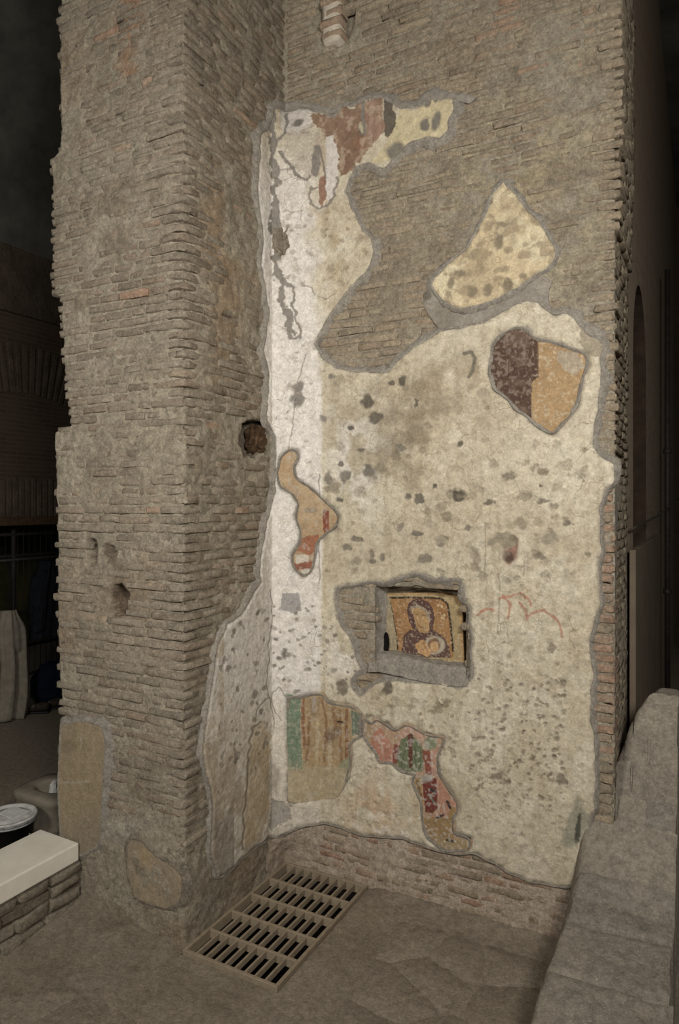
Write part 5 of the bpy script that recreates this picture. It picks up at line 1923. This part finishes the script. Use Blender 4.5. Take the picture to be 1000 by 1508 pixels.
def shoe(loc, rz, label):
    e_ = empty('work_shoe', loc, rz)
    tag(e_, label, 'shoe', 'pair of work shoes')
    V = []; n = 18; m = 14
    for j in range(m + 1):
        t = j / m
        xx = -.14 + .28 * t
        w = .042 + .012 * math.sin(t * math.pi * .9) - .012 * (t > .9)
        hgt = .10 - .055 * sstep(.35, .8, t) - .02 * sstep(.85, 1, t)
        for i in range(n):
            a = 2 * math.pi * i / n
            V.append((xx, math.cos(a) * w * (1 if 0 < j < m else .5), .022 + hgt / 2 + math.sin(a) * hgt / 2 * (1 if 0 < j < m else .6)))
    F = [(j * n + i, j * n + (i + 1) % n, (j + 1) * n + (i + 1) % n, (j + 1) * n + i) for j in range(m) for i in range(n)]
    F = [f[::-1] for f in F]
    F.append(tuple(range(n))); F.append(tuple(range(m * n, (m + 1) * n))[::-1])
    mesh_obj('upper', V, F, M['shoe'], e_, True)
    bm = bmesh.new(); box_bm(bm, (-.145, -.05, 0), (.15, .05, .026), .010, 2)
    bm_obj('sole', bm, M['black'], e_)
    V, F = tube([(-.04, -.05, .075), (0.0, 0, .105), (.03, .045, .075)], .005, 5)
    mesh_obj('lace', V, F, M['trouser'], e_)
    V, F = tube([(-.01, -.05, .068), (0.03, 0, .092), (.06, .045, .066)], .005, 5)
    mesh_obj('lace', V, F, M['trouser'], e_)


M['shoe'] = plain('shoe_leather', (44, 38, 32), (70, 60, 50), 30, .7, .2)
s1_ = on_floor(54, 1050); s2_ = on_floor(76, 1044)
shoe((s1_[0], s1_[1], .001), math.radians(35 + 180), 'dusty dark work shoe on the hall floor nearer the overalls')
shoe((s2_[0], s2_[1], .001), math.radians(55 + 180), 'dusty dark work shoe on the hall floor beside the blue bag')

# ------------------------------------------------------------------ background right: wall running back with an arched doorway
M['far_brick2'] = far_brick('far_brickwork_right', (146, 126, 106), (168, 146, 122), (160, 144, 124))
WX = XR - .06
yA, yB, zS = 5.45, 6.75, 3.55
R_ = (yB - yA) / 2
ring_ = [(yA, 0)] + [(yA, zS)] + [((yA + yB) / 2 - R_ * math.cos(math.pi * i / 14), zS + R_ * math.sin(math.pi * i / 14)) for i in range(1, 14)] + [(yB, zS), (yB, 0)]
V = []; F = []
y0w, y1w, zt = YB + .75, 15.0, 8.6
# front plate (x = WX) with an arched hole: columns between successive ring points
poly_pts = [(y0w, 0), (y0w, zt), (y1w, zt), (y1w, 0)]
Vf = [(WX, a, b) for a, b in ring_]
up = [(WX, a, zt) for a, b in ring_]
V = Vf + up
n = len(ring_)
for i in range(1, n - 2): F.append((i, i + 1, n + i + 1, n + i))
o = len(V)
V += [(WX, y0w, 0), (WX, y0w, zt), (WX, y1w, 0), (WX, y1w, zt)]
F.append((o, 0, 1, n + 1, o + 1)); F.append((n - 1, o + 2, o + 3, n + n - 2, n - 2))
# reveal
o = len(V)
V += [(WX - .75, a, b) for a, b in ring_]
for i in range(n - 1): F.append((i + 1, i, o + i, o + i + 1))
o2 = len(V)
V += [(WX - .9, y0w - .0, 0), (WX - .9, y0w, zt)]
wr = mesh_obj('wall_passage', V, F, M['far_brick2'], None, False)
wr.data.materials.append(plain('shaded_jamb', (50, 42, 34), (72, 60, 48), 7, .95, .5))  # reveal coloured darker than the wall to imitate shade in the doorway
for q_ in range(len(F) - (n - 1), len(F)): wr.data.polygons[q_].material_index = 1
tag(wr, 'dim brick passage wall with an arched doorway receding behind the plastered pier', 'wall', None, 'structure')
# closing wall inside the doorway and at the far end
bm = bmesh.new(); box_bm(bm, (WX - 2.6, 5.0, 0), (WX - 2.45, 9.5, 6)); bm_obj('wall_inner', bm, M['far_brick2'])
tag(bpy.data.objects['wall_inner'], 'dark brick wall seen through the arched doorway', 'wall', None, 'structure')
bm = bmesh.new(); box_bm(bm, (-1.0, 15.0, 0), (6.0, 15.3, 9)); bm_obj('wall_end', bm, M['far'])
tag(bpy.data.objects['wall_end'], 'dark end wall of the passage', 'wall', None, 'structure')
# board leaning against the passage wall
pb = [on_plane(934, 800, 0, WX + .05), on_plane(971, 1040, 0, WX + .05)]
bm = bmesh.new(); box_bm(bm, (WX + .02, pb[0][1], 0), (WX + .06, pb[1][1], on_plane(950, 800, 0, WX + .05)[2]), .004)
bo = bm_obj('leaning_board', bm, plain('grey_board', (112, 100, 84), (132, 118, 100), 4, .9, .15))
tag(bo, 'tall grey-brown board standing against the passage wall', 'board')
pp0 = on_plane(983, 700, 0, WX + .10)
sp = empty('scaffold_pole', (WX + .10, pp0[1], 0))
tag(sp, 'dark steel scaffold pole in the passage', 'pole')
bar('tube', (0, 0, 0), (0, 0, 5.1), .03, M['steel'], sp, 12)
V, F = lathe([(.0, 0), (.08, 0), (.08, .008), (.034, .01), (.034, .05)], 16)
mesh_obj('foot_plate', V, F, M['steel'], sp)
for z_ in (1.4, 3.0):
    V, F = lathe([(.031, z_), (.045, z_ + .005), (.045, z_ + .06), (.031, z_ + .065)], 14); mesh_obj('coupler', V, F, M['steel'], sp)
pp0 = on_plane(993, 700, 0, WX + .08)
sp2 = empty('scaffold_pole', (WX + .30, pp0[1], 0))
tag(sp2, 'dark steel scaffold pole further back in the passage', 'pole')
bar('tube', (0, 0, 0), (0, 0, 5.3), .03, M['steel'], sp2, 12)
V, F = lathe([(.0, 0), (.08, 0), (.08, .008), (.034, .01), (.034, .05)], 16)
mesh_obj('foot_plate', V, F, M['steel'], sp2)
ca, cb_ = on_plane(930, 779, 0, WX + .03), at_depth(1000, 735, 7.5)
mid = (np.array(ca) + np.array(cb_)) / 2 - np.array([0, 0, .05])
V, F = tube([tuple(np.array(ca) * (1 - t) ** 2 + 2 * mid * t * (1 - t) + np.array(cb_) * t * t) for t in np.linspace(0, 1, 14)], .008, 6)
cbl = mesh_obj('cable', V, F, plain('cable', (70, 64, 56), (84, 78, 68), 30, .7, 0), None, True)
tag(cbl, 'thin grey cable strung across the passage wall', 'cable')
